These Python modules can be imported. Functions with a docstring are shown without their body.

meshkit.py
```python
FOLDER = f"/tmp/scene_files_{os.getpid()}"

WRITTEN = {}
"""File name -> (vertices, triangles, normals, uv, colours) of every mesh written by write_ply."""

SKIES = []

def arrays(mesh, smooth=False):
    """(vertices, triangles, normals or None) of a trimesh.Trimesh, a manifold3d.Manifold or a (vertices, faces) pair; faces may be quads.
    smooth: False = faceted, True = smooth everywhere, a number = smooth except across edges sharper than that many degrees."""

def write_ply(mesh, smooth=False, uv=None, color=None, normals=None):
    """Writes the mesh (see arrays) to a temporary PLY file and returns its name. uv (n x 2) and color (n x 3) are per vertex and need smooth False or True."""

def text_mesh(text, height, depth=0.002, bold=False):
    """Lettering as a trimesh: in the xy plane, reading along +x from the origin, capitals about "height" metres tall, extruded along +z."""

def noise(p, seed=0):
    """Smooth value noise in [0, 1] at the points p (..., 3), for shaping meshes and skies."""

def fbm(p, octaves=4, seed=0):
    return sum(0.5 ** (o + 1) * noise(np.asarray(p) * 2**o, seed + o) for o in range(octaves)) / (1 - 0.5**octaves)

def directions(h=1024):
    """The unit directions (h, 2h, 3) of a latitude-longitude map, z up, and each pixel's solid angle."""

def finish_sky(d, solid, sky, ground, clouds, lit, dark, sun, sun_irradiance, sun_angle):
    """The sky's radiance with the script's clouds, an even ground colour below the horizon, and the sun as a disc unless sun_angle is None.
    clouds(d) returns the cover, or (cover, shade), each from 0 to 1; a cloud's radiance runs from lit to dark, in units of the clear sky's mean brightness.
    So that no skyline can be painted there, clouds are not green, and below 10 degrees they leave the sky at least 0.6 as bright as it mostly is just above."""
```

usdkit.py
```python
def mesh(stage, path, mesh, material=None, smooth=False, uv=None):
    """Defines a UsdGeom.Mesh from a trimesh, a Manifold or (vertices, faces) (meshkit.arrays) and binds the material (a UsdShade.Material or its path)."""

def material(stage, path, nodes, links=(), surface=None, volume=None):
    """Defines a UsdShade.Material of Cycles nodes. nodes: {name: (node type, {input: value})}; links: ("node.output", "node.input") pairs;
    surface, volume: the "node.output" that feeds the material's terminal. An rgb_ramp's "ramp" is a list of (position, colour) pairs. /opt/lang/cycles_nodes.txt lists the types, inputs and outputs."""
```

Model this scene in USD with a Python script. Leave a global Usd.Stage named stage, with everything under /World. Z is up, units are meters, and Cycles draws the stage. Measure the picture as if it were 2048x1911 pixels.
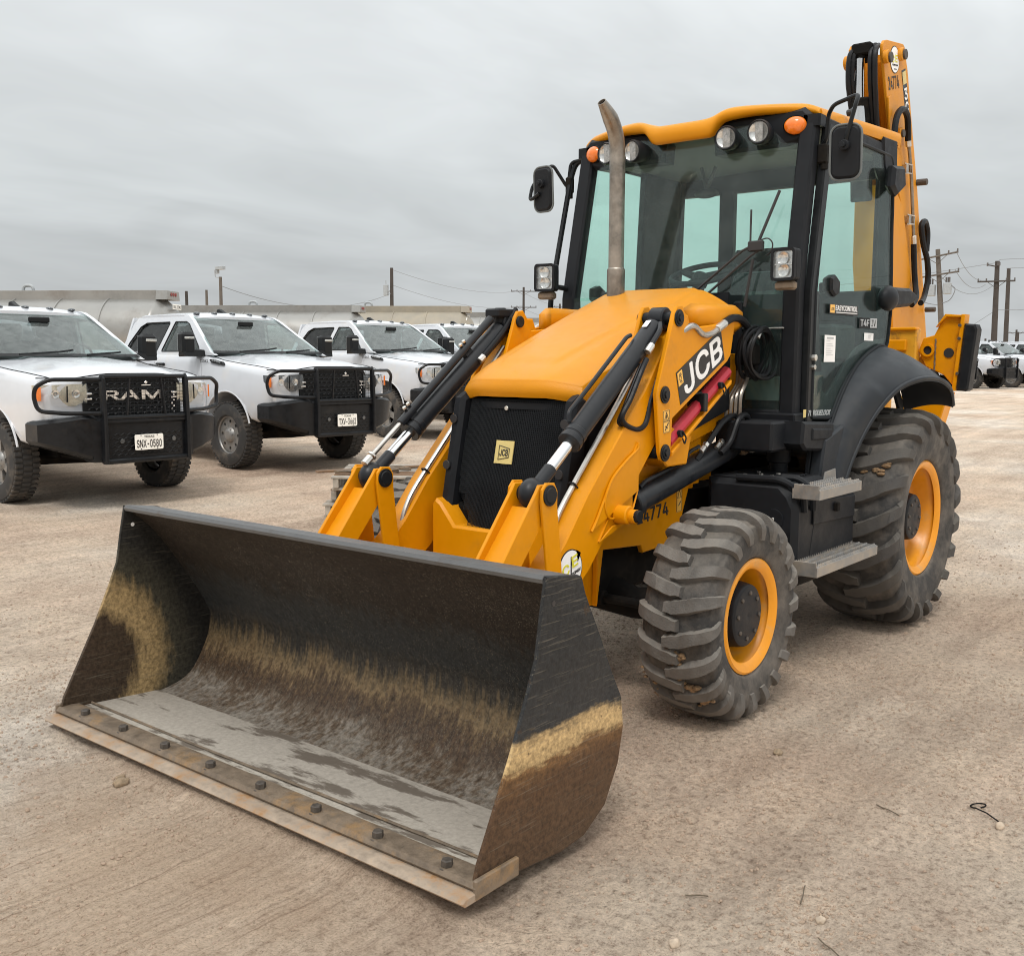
import math, random
import numpy as np
import trimesh
import usdkit, meshkit
from shapely.geometry import Polygon, Point, box as sbox
from pxr import Usd, UsdGeom, UsdLux, UsdShade, Gf, Sdf, Vt

stage = Usd.Stage.CreateInMemory()
UsdGeom.SetStageUpAxis(stage, UsdGeom.Tokens.z)
UsdGeom.SetStageMetersPerUnit(stage, 1.0)
UsdGeom.Xform.Define(stage, '/World')
UsdGeom.Scope.Define(stage, '/World/Looks')
random.seed(7)
RNG = np.random.default_rng(7)
A = np.array

# ------------------------------------------------------------------ camera
CAM_POS = A([6.301, 3.038, 1.588]); YAW, PITCH, ROLL, FPX = 3.822, -0.1143, 0.0048, 2078.3
_fw = A([math.cos(YAW)*math.cos(PITCH), math.sin(YAW)*math.cos(PITCH), math.sin(PITCH)])
_r = np.cross(_fw, [0, 0, 1.]); _r /= np.linalg.norm(_r); _u = np.cross(_r, _fw)
_R = math.cos(ROLL)*_r + math.sin(ROLL)*_u; _U = -math.sin(ROLL)*_r + math.cos(ROLL)*_u
cam = UsdGeom.Camera.Define(stage, '/World/camera')
cam.CreateHorizontalApertureAttr(36.0)
cam.CreateVerticalApertureAttr(36.0*955/1024)
cam.CreateFocalLengthAttr(36.0*FPX/2048)
cam.CreateClippingRangeAttr(Gf.Vec2f(0.05, 5000))
cam.CreateExposureAttr(0.22)
UsdGeom.Xformable(cam).AddTransformOp().Set(Gf.Matrix4d(*_R, 0, *_U, 0, *(-_fw), 0, *CAM_POS, 1))

# ------------------------------------------------------------------ sky and sun (overcast)
SUN_EL, SUN_AZ = math.radians(58), math.radians(62)      # azimuth as atan2(x, y)
sky_mat = usdkit.material(stage, '/World/Looks/overcast_sky', {
    'tc': ('texture_coordinate', {}),
    'sky': ('sky_texture', {'sky_type': 'single_scattering', 'sun_disc': False, 'sun_elevation': SUN_EL, 'sun_rotation': SUN_AZ, 'aerosol_density': 2.0}),
    'sep': ('separate_xyz', {}),
    'zz': ('math', {'math_type': 'maximum', 'value2': 0.0}),
    'den': ('math', {'math_type': 'add', 'value2': 0.16}),
    'px': ('math', {'math_type': 'divide'}), 'py': ('math', {'math_type': 'divide'}),
    'pl': ('combine_xyz', {'z': 0.0}),
    'map': ('mapping', {'rotation': (0, 0, 0.75), 'scale': (0.55, 0.95, 1.0)}),
    'n1': ('noise_texture', {'scale': 0.9, 'detail': 5.0, 'roughness': 0.52, 'distortion': 0.9}),
    'n2': ('noise_texture', {'scale': 2.6, 'detail': 4.0, 'roughness': 0.45, 'distortion': 1.2}),
    'nm': ('mix_float', {'fac': 0.3}),
    'cl': ('map_range', {'from_min': 0.3, 'from_max': 0.7, 'to_min': 0.80, 'to_max': 1.13, 'clamp': True}),
    'cie': ('rgb_ramp', {'ramp': [(0.0, (4.5, 4.68, 4.78)), (0.06, (4.9, 5.1, 5.18)), (0.15, (5.75, 6.03, 6.08)), (0.32, (7.7, 8.0, 8.08)), (0.6, (12.2, 12.6, 12.65)), (1.0, (16.5, 16.9, 17.0))]}),
    'cc': ('combine_color', {}),
    'cloud': ('mix_color', {'blend_type': 'multiply', 'fac': 1.0, 'use_clamp': False}),
    'mix': ('mix_color', {'fac': 0.96, 'use_clamp': False}),
    'bg': ('background_shader', {'strength': 0.1}),
}, [('tc.generated', 'sep.vector'), ('sep.z', 'zz.value1'), ('zz.value', 'den.value1'),
    ('sep.x', 'px.value1'), ('den.value', 'px.value2'), ('sep.y', 'py.value1'), ('den.value', 'py.value2'),
    ('px.value', 'pl.x'), ('py.value', 'pl.y'), ('pl.vector', 'map.vector'),
    ('map.vector', 'n1.vector'), ('map.vector', 'n2.vector'), ('n1.fac', 'nm.a'), ('n2.fac', 'nm.b'),
    ('nm.result', 'cl.value'), ('zz.value', 'cie.fac'), ('cl.result', 'cc.r'), ('cl.result', 'cc.g'), ('cl.result', 'cc.b'),
    ('cie.color', 'cloud.a'), ('cc.color', 'cloud.b'), ('sky.color', 'mix.a'), ('cloud.result', 'mix.b'),
    ('mix.result', 'bg.color')], surface='bg.background')
dome = UsdLux.DomeLight.Define(stage, '/World/sky')
UsdShade.MaterialBindingAPI.Apply(dome.GetPrim()).Bind(sky_mat)
dome.GetPrim().SetCustomDataByKey('kind', 'structure')
dome.GetPrim().SetCustomDataByKey('label', 'grey overcast sky with soft streaky cloud')
sun = UsdLux.DistantLight.Define(stage, '/World/sun')
sun.CreateIntensityAttr(0.40); sun.CreateAngleAttr(14.0); sun.CreateNormalizeAttr(True)
sun.CreateColorAttr(Gf.Vec3f(1.0, 0.97, 0.93))
_d = -A([math.cos(SUN_EL)*math.sin(SUN_AZ), math.cos(SUN_EL)*math.cos(SUN_AZ), math.sin(SUN_EL)])   # light travels this way
_z = -_d; _x = np.cross([0, 0, 1.], _z); _x /= np.linalg.norm(_x); _y = np.cross(_z, _x)
UsdGeom.Xformable(sun).AddTransformOp().Set(Gf.Matrix4d(*_x, 0, *_y, 0, *_z, 0, 0, 0, 20, 1))

# ------------------------------------------------------------------ naming and tagging
_used = {}
def numbered(path):
    n = _used.get(path, 0); _used[path] = n + 1
    return path if n == 0 else f'{path}_{n:03d}'
def meta(prim, label=None, cat=None, group=None, kind=None):
    for k, v in (('label', label), ('category', cat), ('group', group), ('kind', kind)):
        if v: prim.SetCustomDataByKey(k, v)
    return prim
def pathof(parent):
    if parent is None: return '/World'
    return str(parent.GetPath()) if hasattr(parent, 'GetPath') else str(parent)
def obj(name, mesh, mat, parent=None, smooth=35, label=None, cat=None, group=None, kind=None):
    up = pathof(parent)
    while up.count('/') > 3: up = up.rpartition('/')[0]      # thing > part > sub-part and no further
    p = numbered(up + '/' + name)
    v, f = mesh
    m = usdkit.mesh(stage, p, trimesh.Trimesh(v, f, process=False), MAT[mat] if isinstance(mat, str) else mat, smooth)
    return meta(m.GetPrim(), label, cat, group, kind)
def thing(name, label, cat, loc=(0, 0, 0), rz=0.0, group=None):
    p = numbered('/World/' + name)
    x = UsdGeom.Xform.Define(stage, p)
    if any(loc) or rz:
        x.AddTranslateOp().Set(Gf.Vec3d(*map(float, loc))); x.AddRotateZOp().Set(math.degrees(rz))
    return meta(x.GetPrim(), label, cat, group)

# ------------------------------------------------------------------ shapes, each a (vertices, triangles) pair
def cat(*ms):
    ms = [m for m in (ms[0] if len(ms) == 1 and isinstance(ms[0], list) else ms)]
    V, F, n = [], [], 0
    for v, f in ms:
        V.append(np.asarray(v, float)); F.append(np.asarray(f, int) + n); n += len(v)
    return np.vstack(V), np.vstack(F)
def outward(v, f):
    v = np.asarray(v, float); f = np.asarray(f, int)
    a, b, c = v[f[:, 0]], v[f[:, 1]], v[f[:, 2]]
    return (v, f[:, ::-1]) if np.einsum('ij,ij->i', a, np.cross(b, c)).sum() < 0 else (v, f)
def axes(plane):
    return {'xz': (0, 2, 1), 'yz': (1, 2, 0), 'xy': (0, 1, 2)}[plane]
def _inset(P, b):
    P = np.asarray(P, float); n = len(P)
    x, y = P[:, 0], P[:, 1]
    s = np.sign(np.sum(x*np.roll(y, -1) - np.roll(x, -1)*y)) or 1
    e = np.roll(P, -1, 0) - P; e /= np.linalg.norm(e, axis=1, keepdims=True) + 1e-12
    nrm = np.stack([-e[:, 1], e[:, 0]], 1)*s
    n0, n1 = np.roll(nrm, 1, 0), nrm
    m = n0 + n1; d = np.maximum(1 + np.sum(n0*n1, 1), 0.35)
    return P + m/d[:, None]*b
def tri2d(P):
    _, f = trimesh.creation.triangulate_polygon(Polygon(P), engine='earcut')
    return f
def prism(P, a, b, plane='xz', bev=0.004):
    P = np.asarray(P, float)
    if np.sum(P[:, 0]*np.roll(P[:, 1], -1) - np.roll(P[:, 0], -1)*P[:, 1]) < 0: P = P[::-1]
    n = len(P); a, b = min(a, b), max(a, b); i0, i1, i2 = axes(plane)
    rings = [(P, a), (P, b)]
    if bev:
        bev = min(bev, (b - a)*0.49); I = _inset(P, bev)
        rings = [(I, a), (P, a + bev), (P, b - bev), (I, b)]
    V = np.zeros((n*len(rings), 3))
    for k, (Q, w) in enumerate(rings):
        V[k*n:(k+1)*n, i0] = Q[:, 0]; V[k*n:(k+1)*n, i1] = Q[:, 1]; V[k*n:(k+1)*n, i2] = w
    F = []
    j = np.arange(n); j2 = (j + 1) % n
    for k in range(len(rings) - 1):
        F += [np.stack([k*n + j, k*n + j2, (k+1)*n + j2], 1), np.stack([k*n + j, (k+1)*n + j2, (k+1)*n + j], 1)]
    try:
        t = tri2d(rings[0][0])
        if len(t) < n - 2: t = tri2d(P)
    except Exception:
        t = tri2d(P)
    F += [t[:, ::-1], t + (len(rings) - 1)*n]
    return outward(V, np.vstack(F))
def box(x0, x1, y0, y1, z0, z1, bev=0.006):
    x0, x1 = min(x0, x1), max(x0, x1); y0, y1 = min(y0, y1), max(y0, y1); z0, z1 = min(z0, z1), max(z0, z1)
    b = min(bev, 0.3*min(x1-x0, y1-y0, z1-z0))
    if not bev: return prism([(x0, y0), (x1, y0), (x1, y1), (x0, y1)], z0, z1, 'xy', 0)
    P = [(x0+b, y0), (x1-b, y0), (x1, y0+b), (x1, y1-b), (x1-b, y1), (x0+b, y1), (x0, y1-b), (x0, y0+b)]
    return prism(P, z0, z1, 'xy', b)
def extr(poly, a, b, plane='xz'):
    """a shapely polygon (holes allowed) extruded from a to b"""
    i0, i1, i2 = axes(plane); out = []
    for g in getattr(poly, 'geoms', [poly]):
        m = trimesh.creation.extrude_polygon(g, abs(b - a), engine='earcut')
        v = np.zeros_like(m.vertices); v[:, i0] = m.vertices[:, 0]; v[:, i1] = m.vertices[:, 1]; v[:, i2] = m.vertices[:, 2] + min(a, b)
        out.append(outward(v, m.faces))
    return cat(out)
def rrect(x0, x1, y0, y1, r):
    return sbox(x0 + r, y0 + r, x1 - r, y1 - r).buffer(r, quad_segs=4)
def tube(pts, r, sides=10, closed=False, caps=True):
    p = np.asarray(pts, float); n = len(p)
    t = (np.roll(p, -1, 0) - np.roll(p, 1, 0)) if closed else np.gradient(p, axis=0)
    t /= np.linalg.norm(t, axis=1, keepdims=True) + 1e-12
    a = np.zeros_like(p)
    up = A([0, 0, 1.]) if abs(t[0, 2]) < 0.9 else A([1., 0, 0])
    a[0] = np.cross(t[0], up); a[0] /= np.linalg.norm(a[0])
    for i in range(1, n):
        q = a[i-1] - t[i]*np.dot(a[i-1], t[i]); a[i] = q/(np.linalg.norm(q) + 1e-12)
    b = np.cross(t, a); ang = np.arange(sides)*2*np.pi/sides
    R = np.broadcast_to(np.asarray(r, float), (n,))
    V = (p[:, None] + R[:, None, None]*(np.cos(ang)[None, :, None]*a[:, None] + np.sin(ang)[None, :, None]*b[:, None])).reshape(-1, 3)
    F = []
    for i in range(n if closed else n - 1):
        k = (i + 1) % n; j = np.arange(sides); j2 = (j + 1) % sides
        F += [np.stack([i*sides + j, i*sides + j2, k*sides + j2], 1), np.stack([i*sides + j, k*sides + j2, k*sides + j], 1)]
    if caps and not closed:
        j = np.arange(1, sides - 1)
        F += [np.stack([0*j, j + 1, j], 1), np.stack([0*j, j, j + 1], 1) + (n - 1)*sides]
    return outward(V, np.vstack(F))
def curve(pts, n=8):
    """Catmull-Rom through the points"""
    p = np.asarray(pts, float); q = np.vstack([2*p[0] - p[1], p, 2*p[-1] - p[-2]]); out = []
    for i in range(1, len(q) - 2):
        for s in np.arange(n)/n:
            out.append(0.5*((2*q[i]) + (q[i+1] - q[i-1])*s + (2*q[i-1] - 5*q[i] + 4*q[i+1] - q[i+2])*s*s + (3*q[i] - q[i-1] - 3*q[i+1] + q[i+2])*s**3))
    return A(out + [p[-1]])
def bend(pts, r, n=5):
    """polyline with rounded corners"""
    p = [A(q, float) for q in pts]; out = [p[0]]
    for i in range(1, len(p) - 1):
        a, b = p[i-1] - p[i], p[i+1] - p[i]; la, lb = np.linalg.norm(a), np.linalg.norm(b)
        d = min(r, la*0.45, lb*0.45); s, e = p[i] + a/la*d, p[i] + b/lb*d
        for k in range(n + 1):
            t = k/n; out.append((1-t)**2*s + 2*t*(1-t)*p[i] + t*t*e)
    out.append(p[-1]); return A(out)
def frame(axis):
    z = A(axis, float); z /= np.linalg.norm(z)
    u = A([0, 0, 1.]) if abs(z[2]) < 0.9 else A([1., 0, 0])
    x = np.cross(u, z); x /= np.linalg.norm(x); return x, np.cross(z, x), z
def lathe(prof, o, axis, n=32, start=0.0, closed=False):
    """profile of (along, radius) turned about the axis through o"""
    x, y, z = frame(axis); o = A(o, float); P = np.asarray(prof, float); m = len(P)
    th = start + np.arange(n)*2*np.pi/n
    d = np.cos(th)[:, None]*x + np.sin(th)[:, None]*y
    V = (o + P[None, :, 0, None]*z + P[None, :, 1, None]*d[:, None]).reshape(-1, 3)
    i, j = np.meshgrid(np.arange(n), np.arange(m if closed else m - 1), indexing='ij'); i, j = i.ravel(), j.ravel(); i2 = (i + 1) % n; j2 = (j + 1) % m
    F = np.vstack([np.stack([i*m + j, i2*m + j, i2*m + j2], 1), np.stack([i*m + j, i2*m + j2, i*m + j2], 1)])
    return outward(V, F)
def cyl(p0, p1, r, n=20, bev=None, r1=None):
    p0, p1 = A(p0, float), A(p1, float); L = np.linalg.norm(p1 - p0); r1 = r if r1 is None else r1
    b = min(r, r1, L)*0.12 if bev is None else bev
    pr = [(0, 0), (0, r - b), (b, r), (L - b, r1), (L, r1 - b), (L, 0)] if b else [(0, 0), (0, r), (L, r1), (L, 0)]
    return lathe(pr, p0, p1 - p0, n)
def ball(c, r, n=12):
    r = A([r]*3 if np.ndim(r) == 0 else r, float)
    m = trimesh.creation.icosphere(subdivisions=2 if n > 8 else 1)
    return np.asarray(m.vertices)*r + A(c, float), np.asarray(m.faces)
def grid(fn, nu, nv):
    V = A([[fn(i/(nu-1), j/(nv-1)) for j in range(nv)] for i in range(nu)], float).reshape(-1, 3)
    i, j = np.meshgrid(np.arange(nu-1), np.arange(nv-1), indexing='ij'); i, j = i.ravel(), j.ravel()
    a, b, c, d = i*nv + j, (i+1)*nv + j, (i+1)*nv + j + 1, i*nv + j + 1
    return V, np.vstack([np.stack([a, b, c], 1), np.stack([a, c, d], 1)])
def shell(fn, nu, nv, t):
    """a sheet given by fn(u, v), thickened by the vector or vector function t"""
    V, F = grid(fn, nu, nv); T = A(t, float) if not callable(t) else A([[t(i/(nu-1), j/(nv-1)) for j in range(nv)] for i in range(nu)]).reshape(-1, 3)
    W = V + T; n = len(V)
    e = [i*nv for i in range(nu)] + [(nu-1)*nv + j for j in range(1, nv)] + [i*nv + nv - 1 for i in range(nu-2, -1, -1)] + [j for j in range(nv-2, 0, -1)]
    e = A(e); e2 = np.roll(e, -1)
    S = np.vstack([np.stack([e, e2, e2 + n], 1), np.stack([e, e2 + n, e + n], 1)])
    return outward(np.vstack([V, W]), np.vstack([F[:, ::-1], F + n, S]))
def xf(m, rot=None, t=(0, 0, 0), s=1.0):
    v = np.asarray(m[0], float)*s
    if rot is not None: v = v @ np.asarray(rot).T
    return v + A(t, float), m[1]
def rotz(a): c, s = math.cos(a), math.sin(a); return A([[c, -s, 0], [s, c, 0], [0, 0, 1.]])
def roty(a): c, s = math.cos(a), math.sin(a); return A([[c, 0, s], [0, 1., 0], [-s, 0, c]])
def rotx(a): c, s = math.cos(a), math.sin(a); return A([[1., 0, 0], [0, c, -s], [0, s, c]])
def mirror(m): return np.asarray(m[0])*[1, -1, 1], np.asarray(m[1])[:, ::-1]
_txt = {}
def text(s, O, U, V, bx=(0, 1, 0, 1), depth=0.001, bold=True, keep=False):
    """lettering filling the part bx of the parallelogram at O spanned by U (reading) and V (up)"""
    if (s, bold) not in _txt:
        m = meshkit.text_mesh(s, 0.1, 0.002, bold); v = np.asarray(m.vertices); lo, hi = v.min(0), v.max(0)
        _txt[s, bold] = ((v - lo)/np.maximum(hi - lo, 1e-9), np.asarray(m.faces), (hi - lo)[0]/(hi - lo)[1])
    v, f, asp = _txt[s, bold]
    O, U, V = A(O, float), A(U, float), A(V, float); N = np.cross(U, V); N /= np.linalg.norm(N)
    u = bx[0] + v[:, 0]*(bx[1] - bx[0]); w = bx[2] + v[:, 1]*(bx[3] - bx[2])
    return O + u[:, None]*U + w[:, None]*V + v[:, 2:3]*depth*N, f
def decal(O, U, V, t=0.001, bx=(0, 1, 0, 1)):
    O, U, V = A(O, float), A(U, float), A(V, float); N = np.cross(U, V); N /= np.linalg.norm(N)
    c = [O + bx[0]*U + bx[2]*V, O + bx[1]*U + bx[2]*V, O + bx[1]*U + bx[3]*V, O + bx[0]*U + bx[3]*V]
    v = A(c + [q + N*t for q in c]); F = [[0, 2, 1], [0, 3, 2], [4, 5, 6], [4, 6, 7]]
    for i in range(4): k = (i+1) % 4; F += [[i, k, k+4], [i, k+4, i+4]]
    return v, A(F)
# ------------------------------------------------------------------ materials
MAT = {}
def lin(*c): return tuple((x/255/12.92 if x/255 < 0.04045 else ((x/255 + 0.055)/1.055)**2.4) for x in c)
def mul(c, k): return tuple(min(1.0, x*k) for x in c)
def look(name, base, rough=0.5, metal=0.0, var=0.12, vs=7.0, bump=0.0, bs=220.0, dirt=None, ds=3.0, damt=(0.55, 0.75), spec=0.5, coat=0.0, rvar=0.12, dust=None, dustamt=0.5, extra=None):
    """a painted or moulded surface: tone varied by noise, optional patches of dirt, dust lying on what faces up, fine bump"""
    N = {'g': ('geometry', {}), 'n': ('noise_texture', {'scale': vs, 'detail': 7.0, 'roughness': 0.62}),
         'r': ('rgb_ramp', {'ramp': [(0.3, mul(base, 1 - var)), (0.7, mul(base, 1 + var))]}),
         'rr': ('map_range', {'from_min': 0.3, 'from_max': 0.7, 'to_min': max(0.02, rough - rvar), 'to_max': min(1, rough + rvar)}),
         'p': ('principled_bsdf', {'metallic': metal, 'specular_ior_level': spec, 'coat_weight': coat, 'coat_roughness': 0.12})}
    L = [('g.position', 'n.vector'), ('n.fac', 'r.fac'), ('n.fac', 'rr.value'), ('rr.result', 'p.roughness')]
    col = 'r.color'
    if dirt is not None:
        N['dn'] = ('noise_texture', {'scale': ds, 'detail': 9.0, 'roughness': 0.68})
        N['dm'] = ('map_range', {'from_min': damt[0], 'from_max': damt[1], 'to_min': 0.0, 'to_max': 1.0, 'clamp': True})
        N['dx'] = ('mix_color', {'b': dirt}); L += [('g.position', 'dn.vector'), ('dn.fac', 'dm.value'), ('dm.result', 'dx.fac'), (col, 'dx.a')]; col = 'dx.result'
    if dust is not None:
        N['sx'] = ('separate_xyz', {}); N['um'] = ('map_range', {'from_min': 0.35, 'from_max': 1.0, 'to_min': 0.0, 'to_max': dustamt, 'clamp': True})
        N['un'] = ('noise_texture', {'scale': 14.0, 'detail': 8.0, 'roughness': 0.7}); N['uv'] = ('map_range', {'from_min': 0.35, 'from_max': 0.65, 'to_min': 0.35, 'to_max': 1.0, 'clamp': True})
        N['uu'] = ('math', {'math_type': 'multiply'}); N['ux'] = ('mix_color', {'b': dust})
        L += [('g.normal', 'sx.vector'), ('sx.z', 'um.value'), ('g.position', 'un.vector'), ('un.fac', 'uv.value'), ('um.result', 'uu.value1'), ('uv.result', 'uu.value2'), ('uu.value', 'ux.fac'), (col, 'ux.a')]; col = 'ux.result'
    if bump:
        N['bn'] = ('noise_texture', {'scale': bs, 'detail': 3.0}); N['b'] = ('bump', {'strength': bump, 'distance': 0.004})
        L += [('g.position', 'bn.vector'), ('bn.fac', 'b.height'), ('b.normal', 'p.normal')]
    L.append((col, 'p.base_color'))
    MAT[name] = usdkit.material(stage, '/World/Looks/' + name, N, L, surface='p.BSDF')
SAND = (0.40, 0.315, 0.225)
look('yellow_paint', (0.64, 0.245, 0.0012), 0.36, spec=0.22, var=0.05, vs=5, bump=0.10, bs=420, dirt=(0.44, 0.19, 0.02), ds=4, damt=(0.56, 0.85), dust=(0.60, 0.33, 0.07), dustamt=0.14)
look('yellow_bonnet', (0.58, 0.222, 0.0018), 0.40, spec=0.28, var=0.05, vs=4, bump=0.30, bs=300, dust=(0.60, 0.33, 0.09), dustamt=0.22, dirt=(0.50, 0.22, 0.03), ds=3, damt=(0.55, 0.85))
look('yellow_roof', (0.59, 0.235, 0.003), 0.42, spec=0.28, var=0.05, vs=5, bump=0.2, bs=300)
look('yellow_boom', (0.58, 0.235, 0.012), 0.42, spec=0.28, var=0.06, vs=5, bump=0.1, bs=300, dirt=(0.42, 0.22, 0.06), ds=5, damt=(0.6, 0.85))
look('yellow_rim', (0.66, 0.255, 0.004), 0.36, var=0.06, vs=8, dirt=(0.42, 0.26, 0.10), ds=7, damt=(0.55, 0.8))
look('yellow_worn', (0.62, 0.30, 0.015), 0.5, var=0.12, vs=9, dirt=(0.16, 0.07, 0.025), ds=8, damt=(0.53, 0.7))
look('black_paint', (0.010, 0.011, 0.012), 0.36, var=0.25, vs=8, bump=0.05, dirt=(0.06, 0.05, 0.04), ds=5, damt=(0.62, 0.95), dust=(0.10, 0.095, 0.09), dustamt=0.12, spec=0.2)
look('cylinder_black', (0.010, 0.011, 0.013), 0.36, var=0.25, vs=8, bump=0.05, dirt=(0.05, 0.032, 0.02), ds=4, damt=(0.62, 0.85), dust=(0.10, 0.095, 0.09), dustamt=0.13, spec=0.3)
look('black_plastic', (0.010, 0.011, 0.013), 0.48, var=0.2, vs=12, bump=0.25, bs=500, dirt=(0.055, 0.047, 0.04), ds=4, damt=(0.6, 0.95), dust=(0.10, 0.095, 0.09), dustamt=0.14, spec=0.18)
look('fender_plastic', (0.018, 0.021, 0.025), 0.5, var=0.14, vs=6, bump=0.25, bs=450, dirt=(0.06, 0.056, 0.05), ds=3, damt=(0.55, 0.95), dust=(0.085, 0.092, 0.098), dustamt=0.32, spec=0.25)
look('dark_iron', (0.007, 0.0065, 0.006), 0.7, var=0.3, vs=9, spec=0.1, dirt=(0.03, 0.024, 0.018), ds=6, damt=(0.5, 0.8))
look('rubber_hose', (0.008, 0.008, 0.009), 0.45, var=0.2, vs=20, spec=0.22)
look('chrome', (0.72, 0.72, 0.72), 0.14, metal=1.0, var=0.05, rvar=0.05)
look('steel_tube', (0.50, 0.47, 0.43), 0.32, metal=1.0, var=0.15, vs=15)
look('zinc', (0.62, 0.60, 0.56), 0.38, metal=1.0, var=0.15, vs=30)
look('exhaust_steel', (0.27, 0.24, 0.205), 0.38, metal=0.9, var=0.35, vs=9, dirt=(0.13, 0.10, 0.075), ds=6, damt=(0.45, 0.75))
look('step_alloy', (0.24, 0.235, 0.225), 0.5, metal=0.6, var=0.15, vs=20, dirt=(0.36, 0.31, 0.25), ds=9, damt=(0.45, 0.7))
look('red_paint', (0.36, 0.012, 0.028), 0.38, var=0.08, dust=(0.45, 0.2, 0.16), dustamt=0.15)
look('headliner', (0.11, 0.115, 0.12), 0.8)
look('cab_trim', (0.013, 0.015, 0.017), 0.6, var=0.15, spec=0.18)
look('seat_cloth', (0.022, 0.023, 0.025), 0.85, var=0.2, vs=40)
look('console_grey', (0.11, 0.12, 0.12), 0.6)
look('sticker_black', (0.012, 0.012, 0.012), 0.45)
look('sticker_white', (0.80, 0.80, 0.79), 0.45, var=0.03)
look('sticker_grey', (0.40, 0.42, 0.43), 0.4, var=0.03)
look('sticker_yellow', (0.80, 0.45, 0.09), 0.45, var=0.03)
look('sticker_lime', (0.62, 0.58, 0.05), 0.45, var=0.03)
look('badge_gold', (0.60, 0.47, 0.17), 0.38, var=0.06)
look('ink', (0.018, 0.016, 0.016), 0.55)
look('amber_lens', (0.75, 0.17, 0.012), 0.16, var=0.1, vs=60, coat=0.6)
look('lamp_reflector', (0.60, 0.60, 0.58), 0.16, metal=0.9, var=0.3, vs=45)
look('lamp_lens_ring', (0.34, 0.34, 0.33), 0.3, metal=0.4, var=0.2, vs=60)
look('tyre_rubber', (0.022, 0.021, 0.020), 0.78, var=0.25, vs=12, bump=0.5, bs=160, dirt=(0.135, 0.118, 0.10), ds=5, damt=(0.42, 0.72), dust=(0.25, 0.21, 0.165), dustamt=0.45)
look('tyre_tread', (0.095, 0.087, 0.078), 0.85, var=0.3, vs=11, bump=0.7, bs=130, dirt=(0.075, 0.065, 0.056), ds=7, damt=(0.5, 0.68), dust=(0.28, 0.25, 0.21), dustamt=0.55)
look('tyre_groove', (0.095, 0.08, 0.066), 0.9, var=0.4, vs=10, bump=0.8, bs=110, dirt=(0.15, 0.10, 0.06), ds=5, damt=(0.5, 0.7))
look('rear_tread', (0.055, 0.050, 0.044), 0.85, var=0.3, vs=10, bump=0.7, bs=130, dirt=(0.045, 0.042, 0.04), ds=6, damt=(0.45, 0.66), dust=(0.2, 0.175, 0.14), dustamt=0.4)
look('caked_mud', (0.20, 0.125, 0.065), 0.95, var=0.5, vs=60, bump=1.0, bs=90)
look('rusty_steel', (0.30, 0.235, 0.175), 0.7, var=0.3, vs=22, bump=0.5, bs=120, dirt=(0.27, 0.145, 0.06), ds=11, damt=(0.47, 0.66))
look('edge_brown', (0.135, 0.10, 0.068), 0.6, var=0.4, vs=18, bump=0.5, bs=120, dirt=(0.27, 0.155, 0.06), ds=6, damt=(0.53, 0.72))
look('bolt_iron', (0.055, 0.045, 0.036), 0.6, var=0.4, vs=40)
look('dirt', SAND, 0.95, var=0.2, vs=30, bump=0.6, bs=150)
look('clod', (0.23, 0.17, 0.11), 0.95, var=0.3, vs=60, bump=0.8, bs=120)
look('twig', (0.10, 0.075, 0.05), 0.9)
look('stone_pale', (0.40, 0.32, 0.24), 0.9, var=0.25, vs=40)
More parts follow.
